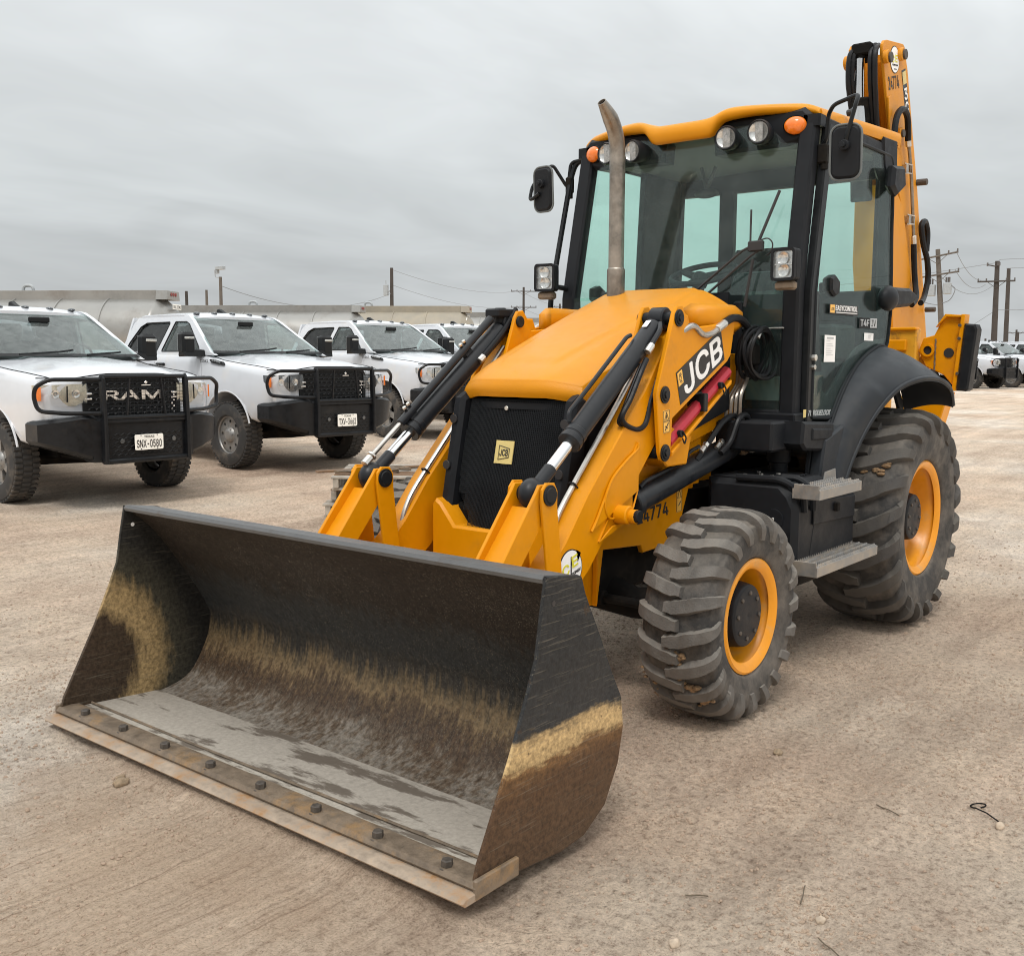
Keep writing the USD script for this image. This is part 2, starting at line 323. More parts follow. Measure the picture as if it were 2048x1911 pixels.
look('board_grey', (0.28, 0.25, 0.21), 0.85, var=0.35, vs=14, bump=0.4)
look('board_brown', (0.17, 0.10, 0.055), 0.85, var=0.4, vs=20, bump=0.4)
look('white_truck', (0.53, 0.545, 0.57), 0.22, var=0.02, vs=3, coat=0.7, dirt=(0.62, 0.56, 0.48), ds=1.7, damt=(0.55, 0.9), rvar=0.05)
look('truck_black', (0.006, 0.0065, 0.0075), 0.33, var=0.25, vs=9, dirt=(0.04, 0.034, 0.028), ds=4, damt=(0.6, 0.95), spec=0.25)
look('truck_trim', (0.008, 0.0085, 0.009), 0.5, spec=0.22, var=0.2, vs=14)
look('truck_chrome', (0.75, 0.76, 0.77), 0.15, metal=1.0, var=0.1, rvar=0.05)
look('truck_tyre', (0.028, 0.027, 0.026), 0.85, var=0.3, vs=14, bump=0.4, dirt=(0.14, 0.115, 0.09), ds=5, damt=(0.5, 0.8))
look('truck_rim', (0.24, 0.235, 0.225), 0.42, metal=0.5, var=0.2, vs=12, dirt=(0.20, 0.155, 0.115), ds=6, damt=(0.5, 0.75))
look('truck_seat', (0.045, 0.046, 0.048), 0.9)
look('headlamp_clear', (0.50, 0.50, 0.47), 0.12, metal=0.6, var=0.35, vs=22)
look('headlamp_hazed', (0.46, 0.42, 0.33), 0.25, metal=0.35, var=0.25, vs=16)
look('headlamp_dark', (0.10, 0.105, 0.11), 0.12, metal=0.7, var=0.6, vs=22)
look('plate_white', (0.78, 0.77, 0.72), 0.4, var=0.04)
look('tank_skin', (0.265, 0.26, 0.245), 0.38, metal=0.45, var=0.10, vs=1.0, dirt=(0.185, 0.165, 0.145), ds=1.2, damt=(0.52, 0.8))
look('tank_tan', (0.26, 0.23, 0.18), 0.55, var=0.12, vs=1.5, dirt=(0.35, 0.29, 0.2), ds=1.2, damt=(0.5, 0.8))
look('tail_lamp', (0.16, 0.02, 0.015), 0.3)
look('tape_white', (0.75, 0.74, 0.70), 0.4)
look('pole_wood', (0.055, 0.046, 0.04), 0.9, var=0.25, vs=3)
look('pole_pale', (0.115, 0.098, 0.082), 0.9, var=0.25, vs=3)
look('wire_grey', (0.16, 0.165, 0.17), 0.7)
look('transformer_grey', (0.32, 0.34, 0.35), 0.5)
look('insulator', (0.10, 0.09, 0.085), 0.4)

def glass(name, tint, rough=0.0, film=(0.5, 0.5, 0.48), famt=0.03, ior=0.55):
    MAT[name] = usdkit.material(stage, '/World/Looks/' + name, {
        'g': ('geometry', {}), 't': ('transparent_bsdf', {'color': tint}), 's': ('glossy_bsdf', {'color': (1, 1, 1), 'roughness': rough}), 'lw': ('layer_weight', {'blend': 0.5}),
        'pw': ('math', {'math_type': 'power', 'value2': 4.0}), 'f': ('math', {'math_type': 'multiply_add', 'value2': ior, 'value3': 0.018}),
        'm': ('mix_closure', {}), 'd': ('diffuse_bsdf', {'color': film}), 'n': ('noise_texture', {'scale': 9.0, 'detail': 8.0, 'roughness': 0.7}),
        'q': ('map_range', {'from_min': 0.35, 'from_max': 0.75, 'to_min': famt*0.4, 'to_max': famt*2, 'clamp': True}), 'o': ('mix_closure', {})},
        [('lw.facing', 'pw.value1'), ('pw.value', 'f.value1'), ('f.value', 'm.fac'), ('t.BSDF', 'm.closure1'), ('s.BSDF', 'm.closure2'), ('g.position', 'n.vector'), ('n.fac', 'q.value'), ('q.result', 'o.fac'), ('m.closure', 'o.closure1'), ('d.BSDF', 'o.closure2')], surface='o.closure')
glass('cab_glass', (0.88, 0.985, 0.95), famt=0.008, ior=0.32)
glass('truck_glass', (0.70, 0.77, 0.76), famt=0.03)
glass('truck_privacy_glass', (0.28, 0.30, 0.30), famt=0.015)
glass('lens_clear', (0.95, 0.95, 0.95), famt=0.05)

def nodes_material(name, N, L, surface='p.BSDF'):
    MAT[name] = usdkit.material(stage, '/World/Looks/' + name, N, L, surface=surface)

# scratched and worn bucket plates: bands of paint, primer, rust and dust that follow the height of the plate
def worn(name, ramp, coord='z', wob=0.16, stretch=(30, 30, 5), centre=None, scratch=(0.20, 0.175, 0.135), samt=0.3, bump=0.35, rough=0.5, clumps=None, shift=0.0, vr=(0.6, 1.42)):
    N = {'g': ('geometry', {}), 'mp': ('mapping', {'scale': stretch}), 'n1': ('noise_texture', {'scale': 1.0, 'detail': 6.0, 'roughness': 0.65}),
         'n2': ('noise_texture', {'scale': 3.0, 'detail': 8.0, 'roughness': 0.7}), 'n3': ('noise_texture', {'scale': 55.0, 'detail': 6.0, 'roughness': 0.7}),
         'w1': ('math', {'math_type': 'multiply_add', 'value2': wob, 'value3': -wob/2 + shift}), 'w2': ('math', {'math_type': 'multiply_add', 'value2': wob*0.8, 'value3': -wob*0.4}),
         'a1': ('math', {'math_type': 'add'}), 'a2': ('math', {'math_type': 'add'}), 'rp': ('rgb_ramp', {'ramp': ramp}),
         'v1': ('map_range', {'from_min': 0.36, 'from_max': 0.64, 'to_min': vr[0], 'to_max': vr[1]}), 'vc': ('combine_color', {}), 'vm': ('mix_color', {'blend_type': 'multiply', 'fac': 1.0, 'use_clamp': False}),
         'p': ('principled_bsdf', {'specular_ior_level': 0.22}), 'b': ('bump', {'strength': bump, 'distance': 0.004}),
         'rr': ('map_range', {'from_min': 0.3, 'from_max': 0.7, 'to_min': rough - 0.12, 'to_max': rough + 0.18})}
    L = [('g.position', 'mp.vector'), ('mp.vector', 'n1.vector'), ('g.position', 'n2.vector'), ('g.position', 'n3.vector'), ('n1.fac', 'w1.value1'), ('n2.fac', 'w2.value1'),
         ('w1.value', 'a1.value1'), ('w2.value', 'a1.value2'), ('a1.value', 'a2.value1'), ('a2.value', 'rp.fac'), ('n3.fac', 'v1.value'), ('v1.result', 'vc.r'), ('v1.result', 'vc.g'), ('v1.result', 'vc.b'),
         ('rp.color', 'vm.a'), ('vc.color', 'vm.b'), ('n3.fac', 'b.height'), ('b.normal', 'p.normal'), ('n2.fac', 'rr.value'), ('rr.result', 'p.roughness')]
    if coord == 'ring':
        N['vd'] = ('vector_math', {'math_type': 'distance', 'vector2': centre}); L += [('g.position', 'vd.vector1'), ('vd.value', 'a2.value2')]
    else:
        N['sp'] = ('separate_xyz', {}); L += [('g.position', 'sp.vector'), ('sp.' + coord, 'a2.value2')]
    col = 'vm.result'
    for k, (rot, sc, th) in enumerate([((0.3, 0.5, 0.25), (5, 150, 150), 0.665), ((0.9, -0.6, 0.5), (7, 190, 190), 0.66), ((-0.4, 1.1, 1.3), (6, 170, 170), 0.665)]):
        N[f's{k}m'] = ('mapping', {'rotation': rot, 'scale': sc}); N[f's{k}n'] = ('noise_texture', {'scale': 1.0, 'detail': 2.5, 'roughness': 0.5, 'distortion': 0.35})
        N[f's{k}r'] = ('map_range', {'from_min': th - 0.04, 'from_max': th + 0.04, 'to_min': 0.0, 'to_max': samt, 'clamp': True}); N[f's{k}x'] = ('mix_color', {'b': scratch}); N[f's{k}q'] = ('noise_texture', {'scale': 2.3 + k, 'detail': 3.0}); N[f's{k}z'] = ('map_range', {'from_min': 0.38, 'from_max': 0.60, 'to_min': 0.0, 'to_max': 1.0, 'clamp': True}); N[f's{k}y'] = ('math', {'math_type': 'multiply'})
        L += [('g.position', f's{k}m.vector'), (f's{k}m.vector', f's{k}n.vector'), (f's{k}n.fac', f's{k}r.value'), ('g.position', f's{k}q.vector'), (f's{k}q.fac', f's{k}z.value'), (f's{k}z.result', f's{k}y.value1'), (f's{k}r.result', f's{k}y.value2'), (f's{k}y.value', f's{k}x.fac'), (col, f's{k}x.a')]; col = f's{k}x.result'
    if clumps:
        N['cm'] = ('mapping', {'rotation': (0, 0, 0.5), 'scale': clumps[3] if len(clumps) > 3 else (1, 1, 1)}); N['cn'] = ('noise_texture', {'scale': clumps[1], 'detail': 6.0, 'roughness': 0.66}); N['cr'] = ('map_range', {'from_min': clumps[2], 'from_max': clumps[2] + 0.05, 'to_min': 0.0, 'to_max': 0.85, 'clamp': True}); N['cx'] = ('mix_color', {'b': clumps[0]})
        L += [('g.position', 'cm.vector'), ('cm.vector', 'cn.vector'), ('cn.fac', 'cr.value'), ('cr.result', 'cx.fac'), (col, 'cx.a')]; col = 'cx.result'
    L.append((col, 'p.base_color'))
    nodes_material(name, N, L)
BLK, BRN, TAN, GRY = (0.017, 0.018, 0.019), (0.050, 0.031, 0.019), (0.33, 0.23, 0.11), (0.30, 0.27, 0.23)
worn('bucket_back_wear', [(0.0, mul(GRY, 0.62)), (0.05, (0.15, 0.128, 0.105)), (0.10, (0.085, 0.062, 0.043)), (0.15, BRN), (0.16, mul(BRN, 1.1)), (0.205, (0.09, 0.058, 0.032)), (0.25, (0.19, 0.13, 0.068)), (0.29, (0.13, 0.094, 0.054)), (0.34, (0.042, 0.036, 0.029)), (0.43, (0.024, 0.025, 0.025)), (0.55, (0.023, 0.023, 0.022)), (0.64, (0.017, 0.0125, 0.0095)), (0.93, (0.021, 0.0145, 0.010))], wob=0.30, stretch=(26, 42, 5), samt=0.6)
worn('bucket_side_wear', [(0.05, (0.058, 0.034, 0.019)), (0.29, (0.062, 0.032, 0.015)), (0.345, (0.12, 0.062, 0.024)), (0.365, TAN), (0.40, mul(TAN, 1.3)), (0.435, mul(TAN, 1.15)), (0.465, mul(BLK, 1.2)), (0.6, mul(BLK, 0.9)), (1.0, mul(BLK, 0.9))], wob=0.13, stretch=(7, 9, 34), clumps=((0.040, 0.024, 0.014), 17.0, 0.645), samt=0.35)
worn('bucket_inside_wear', [(0.0, (0.045, 0.03, 0.02)), (0.20, (0.05, 0.034, 0.022)), (0.26, TAN), (0.33, mul(TAN, 0.9)), (0.41, (0.05, 0.045, 0.032)), (0.55, (0.02, 0.019, 0.017)), (1.0, (0.02, 0.018, 0.016))], coord='ring', centre=(4.02, -1.165, 0.25), wob=0.15, stretch=(30, 30, 9), clumps=((0.15, 0.05, 0.022), 6.0, 0.70))
worn('bucket_floor_wear', [(0.0, (0.12, 0.10, 0.075)), (0.15, BRN), (0.22, mul(BRN, 1.2)), (0.33, (0.26, 0.235, 0.20)), (0.40, GRY), (0.72, mul(GRY, 1.12)), (0.82, (0.36, 0.33, 0.28)), (0.90, (0.26, 0.20, 0.13)), (1.0, (0.2, 0.15, 0.1))], coord='x', shift=-3.28, wob=0.13, stretch=(6, 30, 1), scratch=(0.16, 0.14, 0.12), samt=0.2, clumps=((0.085, 0.066, 0.05), 2.4, 0.54, (3.2, 0.8, 1)), rough=0.65, bump=0.12, vr=(0.86, 1.14))
look('bucket_lip', (0.07, 0.07, 0.07), 0.5, var=0.2, vs=12, bump=0.2, dirt=(0.05, 0.035, 0.025), ds=9, damt=(0.55, 0.75))
# ------------------------------------------------------------------ the ground: one sheet of packed caliche
def terrain(x, y):
    """the yard is level under the machine and climbs very gently away from it"""
    x, y = np.asarray(x, float), np.asarray(y, float)
    d = np.maximum(0, np.hypot(x - 2.5, (y - 0.2)) - 4.2)
    return 0.45*(1 - np.exp(-d/13.0))
def spaced(lo, hi, f0, f1, step, grow):
    a = list(np.arange(f0, f1 + 1e-6, step)); s = step
    while a[-1] < hi: s *= grow; a.append(a[-1] + s)
    s = step
    while a[0] > lo: s *= grow; a.insert(0, a[0] - s)
    return A(a)
def ground_z(X, Y):
    P = np.stack([X, Y, 0*X], -1)
    near = np.exp(-np.maximum(0, np.hypot(X - 2.5, Y - 0.5) - 5)/9.0)
    z = terrain(X, Y)
    z = z + (meshkit.fbm(P*0.7, 3, 1) - 0.5)*0.035 + (meshkit.fbm(P*3.1, 3, 2) - 0.5)*0.022*near + (meshkit.noise(P*11.0, 3) - 0.5)*0.010*near + (meshkit.noise(P*23.0, 4) - 0.5)*0.007*near
    # faint wheel ruts that run with the machine, and fine grader marks in front of the bucket
    for yy, a in ((0.92, 0.012), (-0.92, 0.012), (2.7, 0.008), (4.1, 0.008), (-2.6, 0.008)):
        yc = yy + 0.25*np.sin(X*0.23 + yy)
        z = z - a*np.exp(-((Y - yc)/0.2)**2)*near
    g = np.exp(-((X - 4.6)/1.1)**4)*np.exp(-((Y + 0.1)/1.1)**4)
    z = z + g*0.006*(meshkit.noise(np.stack([X*0.9 + 0.2*Y, (Y + 0.18*X)*26.0, 0*X], -1), 9) - 0.5)
    # the spot where the bucket and the tyres rest is pressed flat
    for cx, cy, r in ((0, 0.87, 0.4), (2.17, 0.91, 0.35), (0, -0.87, 0.4), (2.17, -0.91, 0.35)):
        lift = 0.022 if cx == 0 else 0.012
        w = np.exp(-(((X - cx)**2 + (Y - cy)**2)/r**2)); z = z*(1 - w) + lift*w
    w = np.clip(1.3 - np.abs(Y), 0, 0.12)/0.12*np.clip((X - 3.5)/0.15, 0, 1)*np.clip((4.26 - X)/0.06, 0, 1)
    z = np.where(w > 0, np.minimum(z, 0.03*w + (1 - w)*z), z)
    z = z + 0.042*np.exp(-((X - 4.19)/0.09)**2)*(np.abs(Y) < 1.2)*(0.4 + 0.6*meshkit.noise(P*4.0, 12))
    return z
gx = spaced(-900, 900, -5.0, 6.2, 0.04, 1.07); gy = spaced(-900, 900, -4.5, 4.2, 0.04, 1.07)
GX, GY = np.meshgrid(gx, gy, indexing='ij'); GZ = ground_z(GX, GY)
_i, _j = np.meshgrid(np.arange(len(gx)-1), np.arange(len(gy)-1), indexing='ij'); _i, _j = _i.ravel(), _j.ravel(); _n = len(gy)
_a, _b, _c, _e = _i*_n + _j, (_i+1)*_n + _j, (_i+1)*_n + _j + 1, _i*_n + _j + 1
N = {'g': ('geometry', {}),
     'n1': ('noise_texture', {'scale': 0.28, 'detail': 6.0, 'roughness': 0.6}), 'n2': ('noise_texture', {'scale': 1.7, 'detail': 8.0, 'roughness': 0.68}),
     'n3': ('noise_texture', {'scale': 34.0, 'detail': 8.0, 'roughness': 0.75}), 'n4': ('noise_texture', {'scale': 120.0, 'detail': 4.0, 'roughness': 0.7}),
     'st': ('mapping', {'rotation': (0, 0, 0.18), 'scale': (0.35, 3.2, 1.0)}), 'n5': ('noise_texture', {'scale': 1.0, 'detail': 6.0, 'roughness': 0.65}),
     'r1': ('rgb_ramp', {'ramp': [(0.36, (0.55, 0.415, 0.31)), (0.45, (0.59, 0.465, 0.355)), (0.54, (0.625, 0.515, 0.405)), (0.62, (0.68, 0.595, 0.50))]}),
     'r2': ('rgb_ramp', {'ramp': [(0.34, (0.84, 0.81, 0.80)), (0.5, (1.0, 1.0, 1.0)), (0.64, (1.13, 1.12, 1.10))]}),
     'r3': ('rgb_ramp', {'ramp': [(0.33, (0.42, 0.385, 0.36)), (0.435, (0.84, 0.82, 0.81)), (0.5, (1.0, 1.0, 1.0)), (0.565, (1.10, 1.10, 1.10)), (0.66, (1.25, 1.25, 1.25))]}),
     'r5': ('rgb_ramp', {'ramp': [(0.36, (0.85, 0.835, 0.83)), (0.5, (1.0, 1.0, 1.0)), (0.66, (1.14, 1.14, 1.15))]}),
     'm2': ('mix_color', {'blend_type': 'multiply', 'fac': 1.0, 'use_clamp': False}), 'm3': ('mix_color', {'blend_type': 'multiply', 'fac': 1.0, 'use_clamp': False}), 'm5': ('mix_color', {'blend_type': 'multiply', 'fac': 1.0, 'use_clamp': False}),
     'pm': ('mapping', {'rotation': (0, 0, -0.55), 'scale': (0.28, 1.0, 1.0)}), 'pd': ('vector_math', {'math_type': 'distance', 'vector2': (-0.25, -5.35, 0.0)}), 'pw': ('math', {'math_type': 'multiply_add', 'value2': 2.2}), 'pk': ('map_range', {'from_min': 1.2, 'from_max': 2.4, 'to_min': 0.6, 'to_max': 0.0, 'clamp': True}), 'px': ('mix_color', {'b': (0.70, 0.62, 0.53)}),
     'r4': ('rgb_ramp', {'ramp': [(0.30, (0.55, 0.52, 0.50)), (0.42, (0.90, 0.89, 0.88)), (0.5, (1.0, 1.0, 1.0)), (0.66, (1.12, 1.12, 1.12))]}), 'm4': ('mix_color', {'blend_type': 'multiply', 'fac': 1.0, 'use_clamp': False}),
     's2': ('mapping', {'rotation': (0, 0, 0.18), 'scale': (1.1, 46.0, 1.0)}), 'n6': ('noise_texture', {'scale': 1.0, 'detail': 5.0, 'roughness': 0.7}), 'r6': ('rgb_ramp', {'ramp': [(0.33, (0.60, 0.55, 0.52)), (0.44, (0.93, 0.92, 0.91)), (0.55, (1.0, 1.0, 1.0)), (0.7, (1.12, 1.12, 1.1))]}), 'm6': ('mix_color', {'blend_type': 'multiply', 'use_clamp': False}), 'k6': ('map_range', {'from_min': 1.3, 'from_max': 2.3, 'to_min': 1.0, 'to_max': 0.0, 'clamp': True}),
     'rd': ('vector_math', {'math_type': 'distance', 'vector2': (5.0, 0.25, 0.0)}), 'rw': ('math', {'math_type': 'multiply_add', 'value2': 1.6}), 'rk': ('map_range', {'from_min': 1.25, 'from_max': 2.15, 'to_min': 0.62, 'to_max': 0.0, 'clamp': True}), 'rx': ('mix_color', {'b': (0.60, 0.43, 0.295)}),
     'v': ('voronoi_texture', {'scale': 42.0, 'randomness': 1.0}), 'vr': ('map_range', {'from_min': 0.08, 'from_max': 0.32, 'to_min': 1.0, 'to_max': 0.0, 'clamp': True}),
     'vn': ('map_range', {'from_min': 0.52, 'from_max': 0.66, 'to_min': 0.0, 'to_max': 1.0, 'clamp': True}), 'vk': ('math', {'math_type': 'multiply'}),
     'h1': ('math', {'math_type': 'multiply_add', 'value2': 0.9}), 'h2': ('math', {'math_type': 'multiply_add', 'value2': 0.5}), 'h4': ('math', {'math_type': 'multiply_add', 'value2': 0.25}),
     'b': ('bump', {'strength': 1.0, 'distance': 0.05}), 'p': ('principled_bsdf', {'roughness': 0.95, 'specular_ior_level': 0.2})}
L = [('g.position', f'{k}.vector') for k in ('n1', 'n2', 'n3', 'n4', 'v', 'st')] + [('st.vector', 'n5.vector'), ('n1.fac', 'r1.fac'), ('n2.fac', 'r2.fac'), ('n3.fac', 'r3.fac'), ('n5.fac', 'r5.fac'),
     ('r1.color', 'm2.a'), ('r2.color', 'm2.b'), ('m2.result', 'm3.a'), ('r3.color', 'm3.b'), ('m3.result', 'm5.a'), ('r5.color', 'm5.b'), ('g.position', 'rd.vector1'), ('n2.fac', 'rw.value1'), ('rd.value', 'rw.value3'), ('rw.value', 'rk.value'), ('rk.result', 'rx.fac'), ('m5.result', 'rx.a'), ('g.position', 'pm.vector'), ('pm.vector', 'pd.vector1'), ('n2.fac', 'pw.value1'), ('pd.value', 'pw.value3'), ('pw.value', 'pk.value'), ('n4.fac', 'r4.fac'), ('pk.result', 'px.fac'), ('rx.result', 'px.a'), ('px.result', 'm4.a'), ('r4.color', 'm4.b'), ('g.position', 's2.vector'), ('s2.vector', 'n6.vector'), ('n6.fac', 'r6.fac'), ('rw.value', 'k6.value'), ('k6.result', 'm6.fac'), ('m4.result', 'm6.a'), ('r6.color', 'm6.b'), ('m6.result', 'p.base_color'),
     ('v.distance', 'vr.value'), ('n2.fac', 'vn.value'), ('vr.result', 'vk.value1'), ('vn.result', 'vk.value2'), ('n3.fac', 'h1.value1'), ('vk.value', 'h2.value1'), ('h1.value', 'h2.value3'), ('n4.fac', 'h4.value1'), ('h2.value', 'h4.value3'), ('h4.value', 'b.height'), ('b.normal', 'p.normal')]
nodes_material('packed_caliche', N, L)
obj('ground', (np.stack([GX, GY, GZ], -1).reshape(-1, 3), np.vstack([np.stack([_a, _b, _c], 1), np.stack([_a, _c, _e], 1)])), 'packed_caliche', smooth=True,
    label='bare packed beige caliche ground of the yard with loose grit and faint tracks', kind='structure')
def gz(x, y): return float(ground_z(A([[float(x)]]), A([[float(y)]]))[0, 0])

# loose grit scattered on it
def rock(seed, flat=0.7, sub=0):
    m = trimesh.creation.icosphere(subdivisions=sub); v = np.asarray(m.vertices)
    v = v*(0.72 + 0.56*meshkit.noise(v*1.7 + seed*3.1, seed))[:, None]*A([1, 0.8, flat]); return v, np.asarray(m.faces)
_protos = [rock(k) for k in range(8)]
def scatter(n, x0, x1, y0, y1, smin, smax, seed, clump=0.0):
    g = np.random.default_rng(seed); V, F, off = [], [], 0
    xs, ys = g.uniform(x0, x1, n), g.uniform(y0, y1, n)
    if clump:
        den = meshkit.fbm(np.stack([xs*0.9, ys*0.9, 0*xs], -1), 3, 21); keep = g.uniform(0.3, 0.62, n) < den; xs, ys = xs[keep], ys[keep]
    keep = ~((xs > 3.4) & (xs < 4.24) & (np.abs(ys) < 1.2)); xs, ys = xs[keep], ys[keep]
    zs = ground_z(xs[:, None], ys[:, None])[:, 0]; ss = smin*(smax/smin)**(g.uniform(0, 1, len(xs))**1.8); an = g.uniform(0, 6.28, len(xs))
    for x, y, z, s, a, k in zip(xs, ys, zs, ss, an, g.integers(0, 8, len(xs))):
        v, f = _protos[k]; c, q = math.cos(a), math.sin(a)
        V.append(np.stack([x + s*(v[:, 0]*c - v[:, 1]*q), y + s*(v[:, 0]*q + v[:, 1]*c), z + s*(v[:, 2] + 0.08)], 1)); F.append(f + off); off += len(v)
    return np.vstack(V), np.vstack(F)
N = {'g': ('geometry', {}), 'r': ('rgb_ramp', {'ramp': [(0.0, (0.30, 0.225, 0.165)), (0.3, (0.44, 0.345, 0.26)), (0.75, (0.52, 0.43, 0.335)), (0.96, (0.60, 0.53, 0.45)), (1.0, (0.16, 0.125, 0.1))]}), 'p': ('principled_bsdf', {'roughness': 0.95, 'specular_ior_level': 0.2})}
nodes_material('grit', N, [('g.random_per_island', 'r.fac'), ('r.color', 'p.base_color')])
obj('gravel', cat(scatter(34000, 0.8, 5.4, -2.2, 3.0, 0.0022, 0.0085, 3, 1), scatter(260, 3.45, 3.82, 1.78, 2.10, 0.003, 0.009, 8), scatter(260, 2.5, 2.95, 1.2, 1.6, 0.003, 0.009, 9), scatter(300, 4.2, 4.7, -0.5, 0.2, 0.003, 0.010, 10), scatter(12000, -4, 5.4, -4.5, 3.6, 0.0035, 0.012, 4, 1), scatter(240, -3, 5.2, -4, 3, 0.008, 0.016, 5)), 'grit', smooth=False,
    label='loose pale grit and small stones scattered over the yard', kind='stuff')
# ------------------------------------------------------------------ the backhoe loader (x forward, y to its left, origin under the rear axle)
BH = thing('backhoe_loader', 'big yellow and black backhoe loader resting its empty front bucket on the dirt', 'backhoe loader')
def both(m): return [m, mirror(m)]

# ---- front bucket
_bc = curve([(3.834, .927), (3.69, .80), (3.522, .57), (3.43, .418), (3.412, .346), (3.438, .239), (3.53, .105), (3.654, .060), (3.75, .058)], 5)
def bucket_back(u, v): p = _bc[int(round(u*40))]; return p[0], -1.166 + 2.332*v, p[1]
BK = obj('front_bucket', shell(bucket_back, 41, 24, (-0.012, 0, -0.008)), 'bucket_back_wear', BH, 40,
    label='scuffed black bucket with tan wear marks and a dusty grey floor')
obj('bucket_lip', prism([(3.70, .918), (3.83, .936), (3.842, .924), (3.835, .910), (3.70, .902)], -1.166, 1.166, 'xz', 0.002), 'bucket_lip', BK, 30)
flo = lambda u, v: (3.70 + 0.47*u, -1.166 + 2.332*v, .0585 + 0.030*u + 0.004*(meshkit.noise(A([u*3, v*9, 0]), 5) - .5))
obj('bucket_floor', shell(flo, 10, 40, (0, 0, -0.014)), 'bucket_floor_wear', BK, 40)
SP = [(3.836, .934), (3.858, .822), (3.882, .684), (3.922, .589), (3.996, .429), (4.063, .302), (4.15, .139), (4.166, .092), (4.10, .070), (3.983, .050), (3.748, .028), (3.621, .036), (3.500, .100), (3.424, .222), (3.394, .347), (3.410, .456), (3.472, .560), (3.545, .70), (3.628, .847), (3.650, .905), (3.672, .914)]
obj('bucket_side_plate', prism(SP, 1.166, 1.180, 'xz', 0.003), 'bucket_side_wear', BK, 30, label='near side plate, tan and brown with scratches')
obj('bucket_side_plate', prism(SP, -1.180, -1.166, 'xz', 0.003), 'bucket_inside_wear', BK, 30, label='far side plate, brown patch ringed with tan')
obj('cutting_edge', prism([(4.0, .046), (4.218, .044), (4.235, .060), (4.218, .070), (4.0, .072)], -1.192, 1.192, 'xz', 0.003), 'rusty_steel', BK, 30)
obj('edge_strip', prism([(4.085, .084), (4.174, .074), (4.180, .083), (4.170, .098), (4.118, .100), (4.085, .095)], -1.194, 1.194, 'xz', 0.003), 'edge_brown', BK, 30)
obj('edge_shoe', box(3.98, 4.178, 1.180, 1.196, .048, .108, .004), 'edge_brown', BK)
obj('edge_shoe', box(3.98, 4.178, -1.196, -1.180, .048, .108, .004), 'edge_brown', BK)
for k in range(8):
    y = -1.0 + k*0.2935
    obj('edge_bolt', cat(cyl((4.147, y, .088), (4.147, y, .098), .026, 14), cyl((4.147, y, .097), (4.147, y, .120), .0185, 6, .003)), 'bolt_iron', BK, 25)
for y in (1.134, 1.085, -1.06, -0.93, 1.11): obj('bolt_hole', cyl((4.118 + .03*(k % 2), y, .0885), (4.118 + .03*(k % 2), y, .0905), .014, 12, 0), 'ink', BK); k += 1
for s in (1, -1): obj('drain_hole', cyl((3.80, s*1.1655, .845), (3.80, s*1.1665, .845), .009, 10, 0) if s < 0 else cyl((3.80, 1.179, .845), (3.80, 1.181, .845), .009, 10, 0), 'sticker_white' if s < 0 else 'ink', BK)
obj('floor_seam', tube(curve([(4.03, -1.16, .086), (4.035, -.4, .085), (4.03, .4, .086), (4.028, 1.16, .085)], 10), .005, 6), 'edge_brown', BK)
for s in (1, -1):       # hinge brackets on the back of the bucket
    for d in (-.085, .085):
        obj('bucket_bracket', prism([(3.50, .62), (3.395, .42), (3.38, .32), (3.30, .18), (3.24, .24), (3.26, .40), (3.38, .62), (3.45, .70)], s*.47 + d - .008, s*.47 + d + .008, 'xz', .003), 'black_paint', BK)

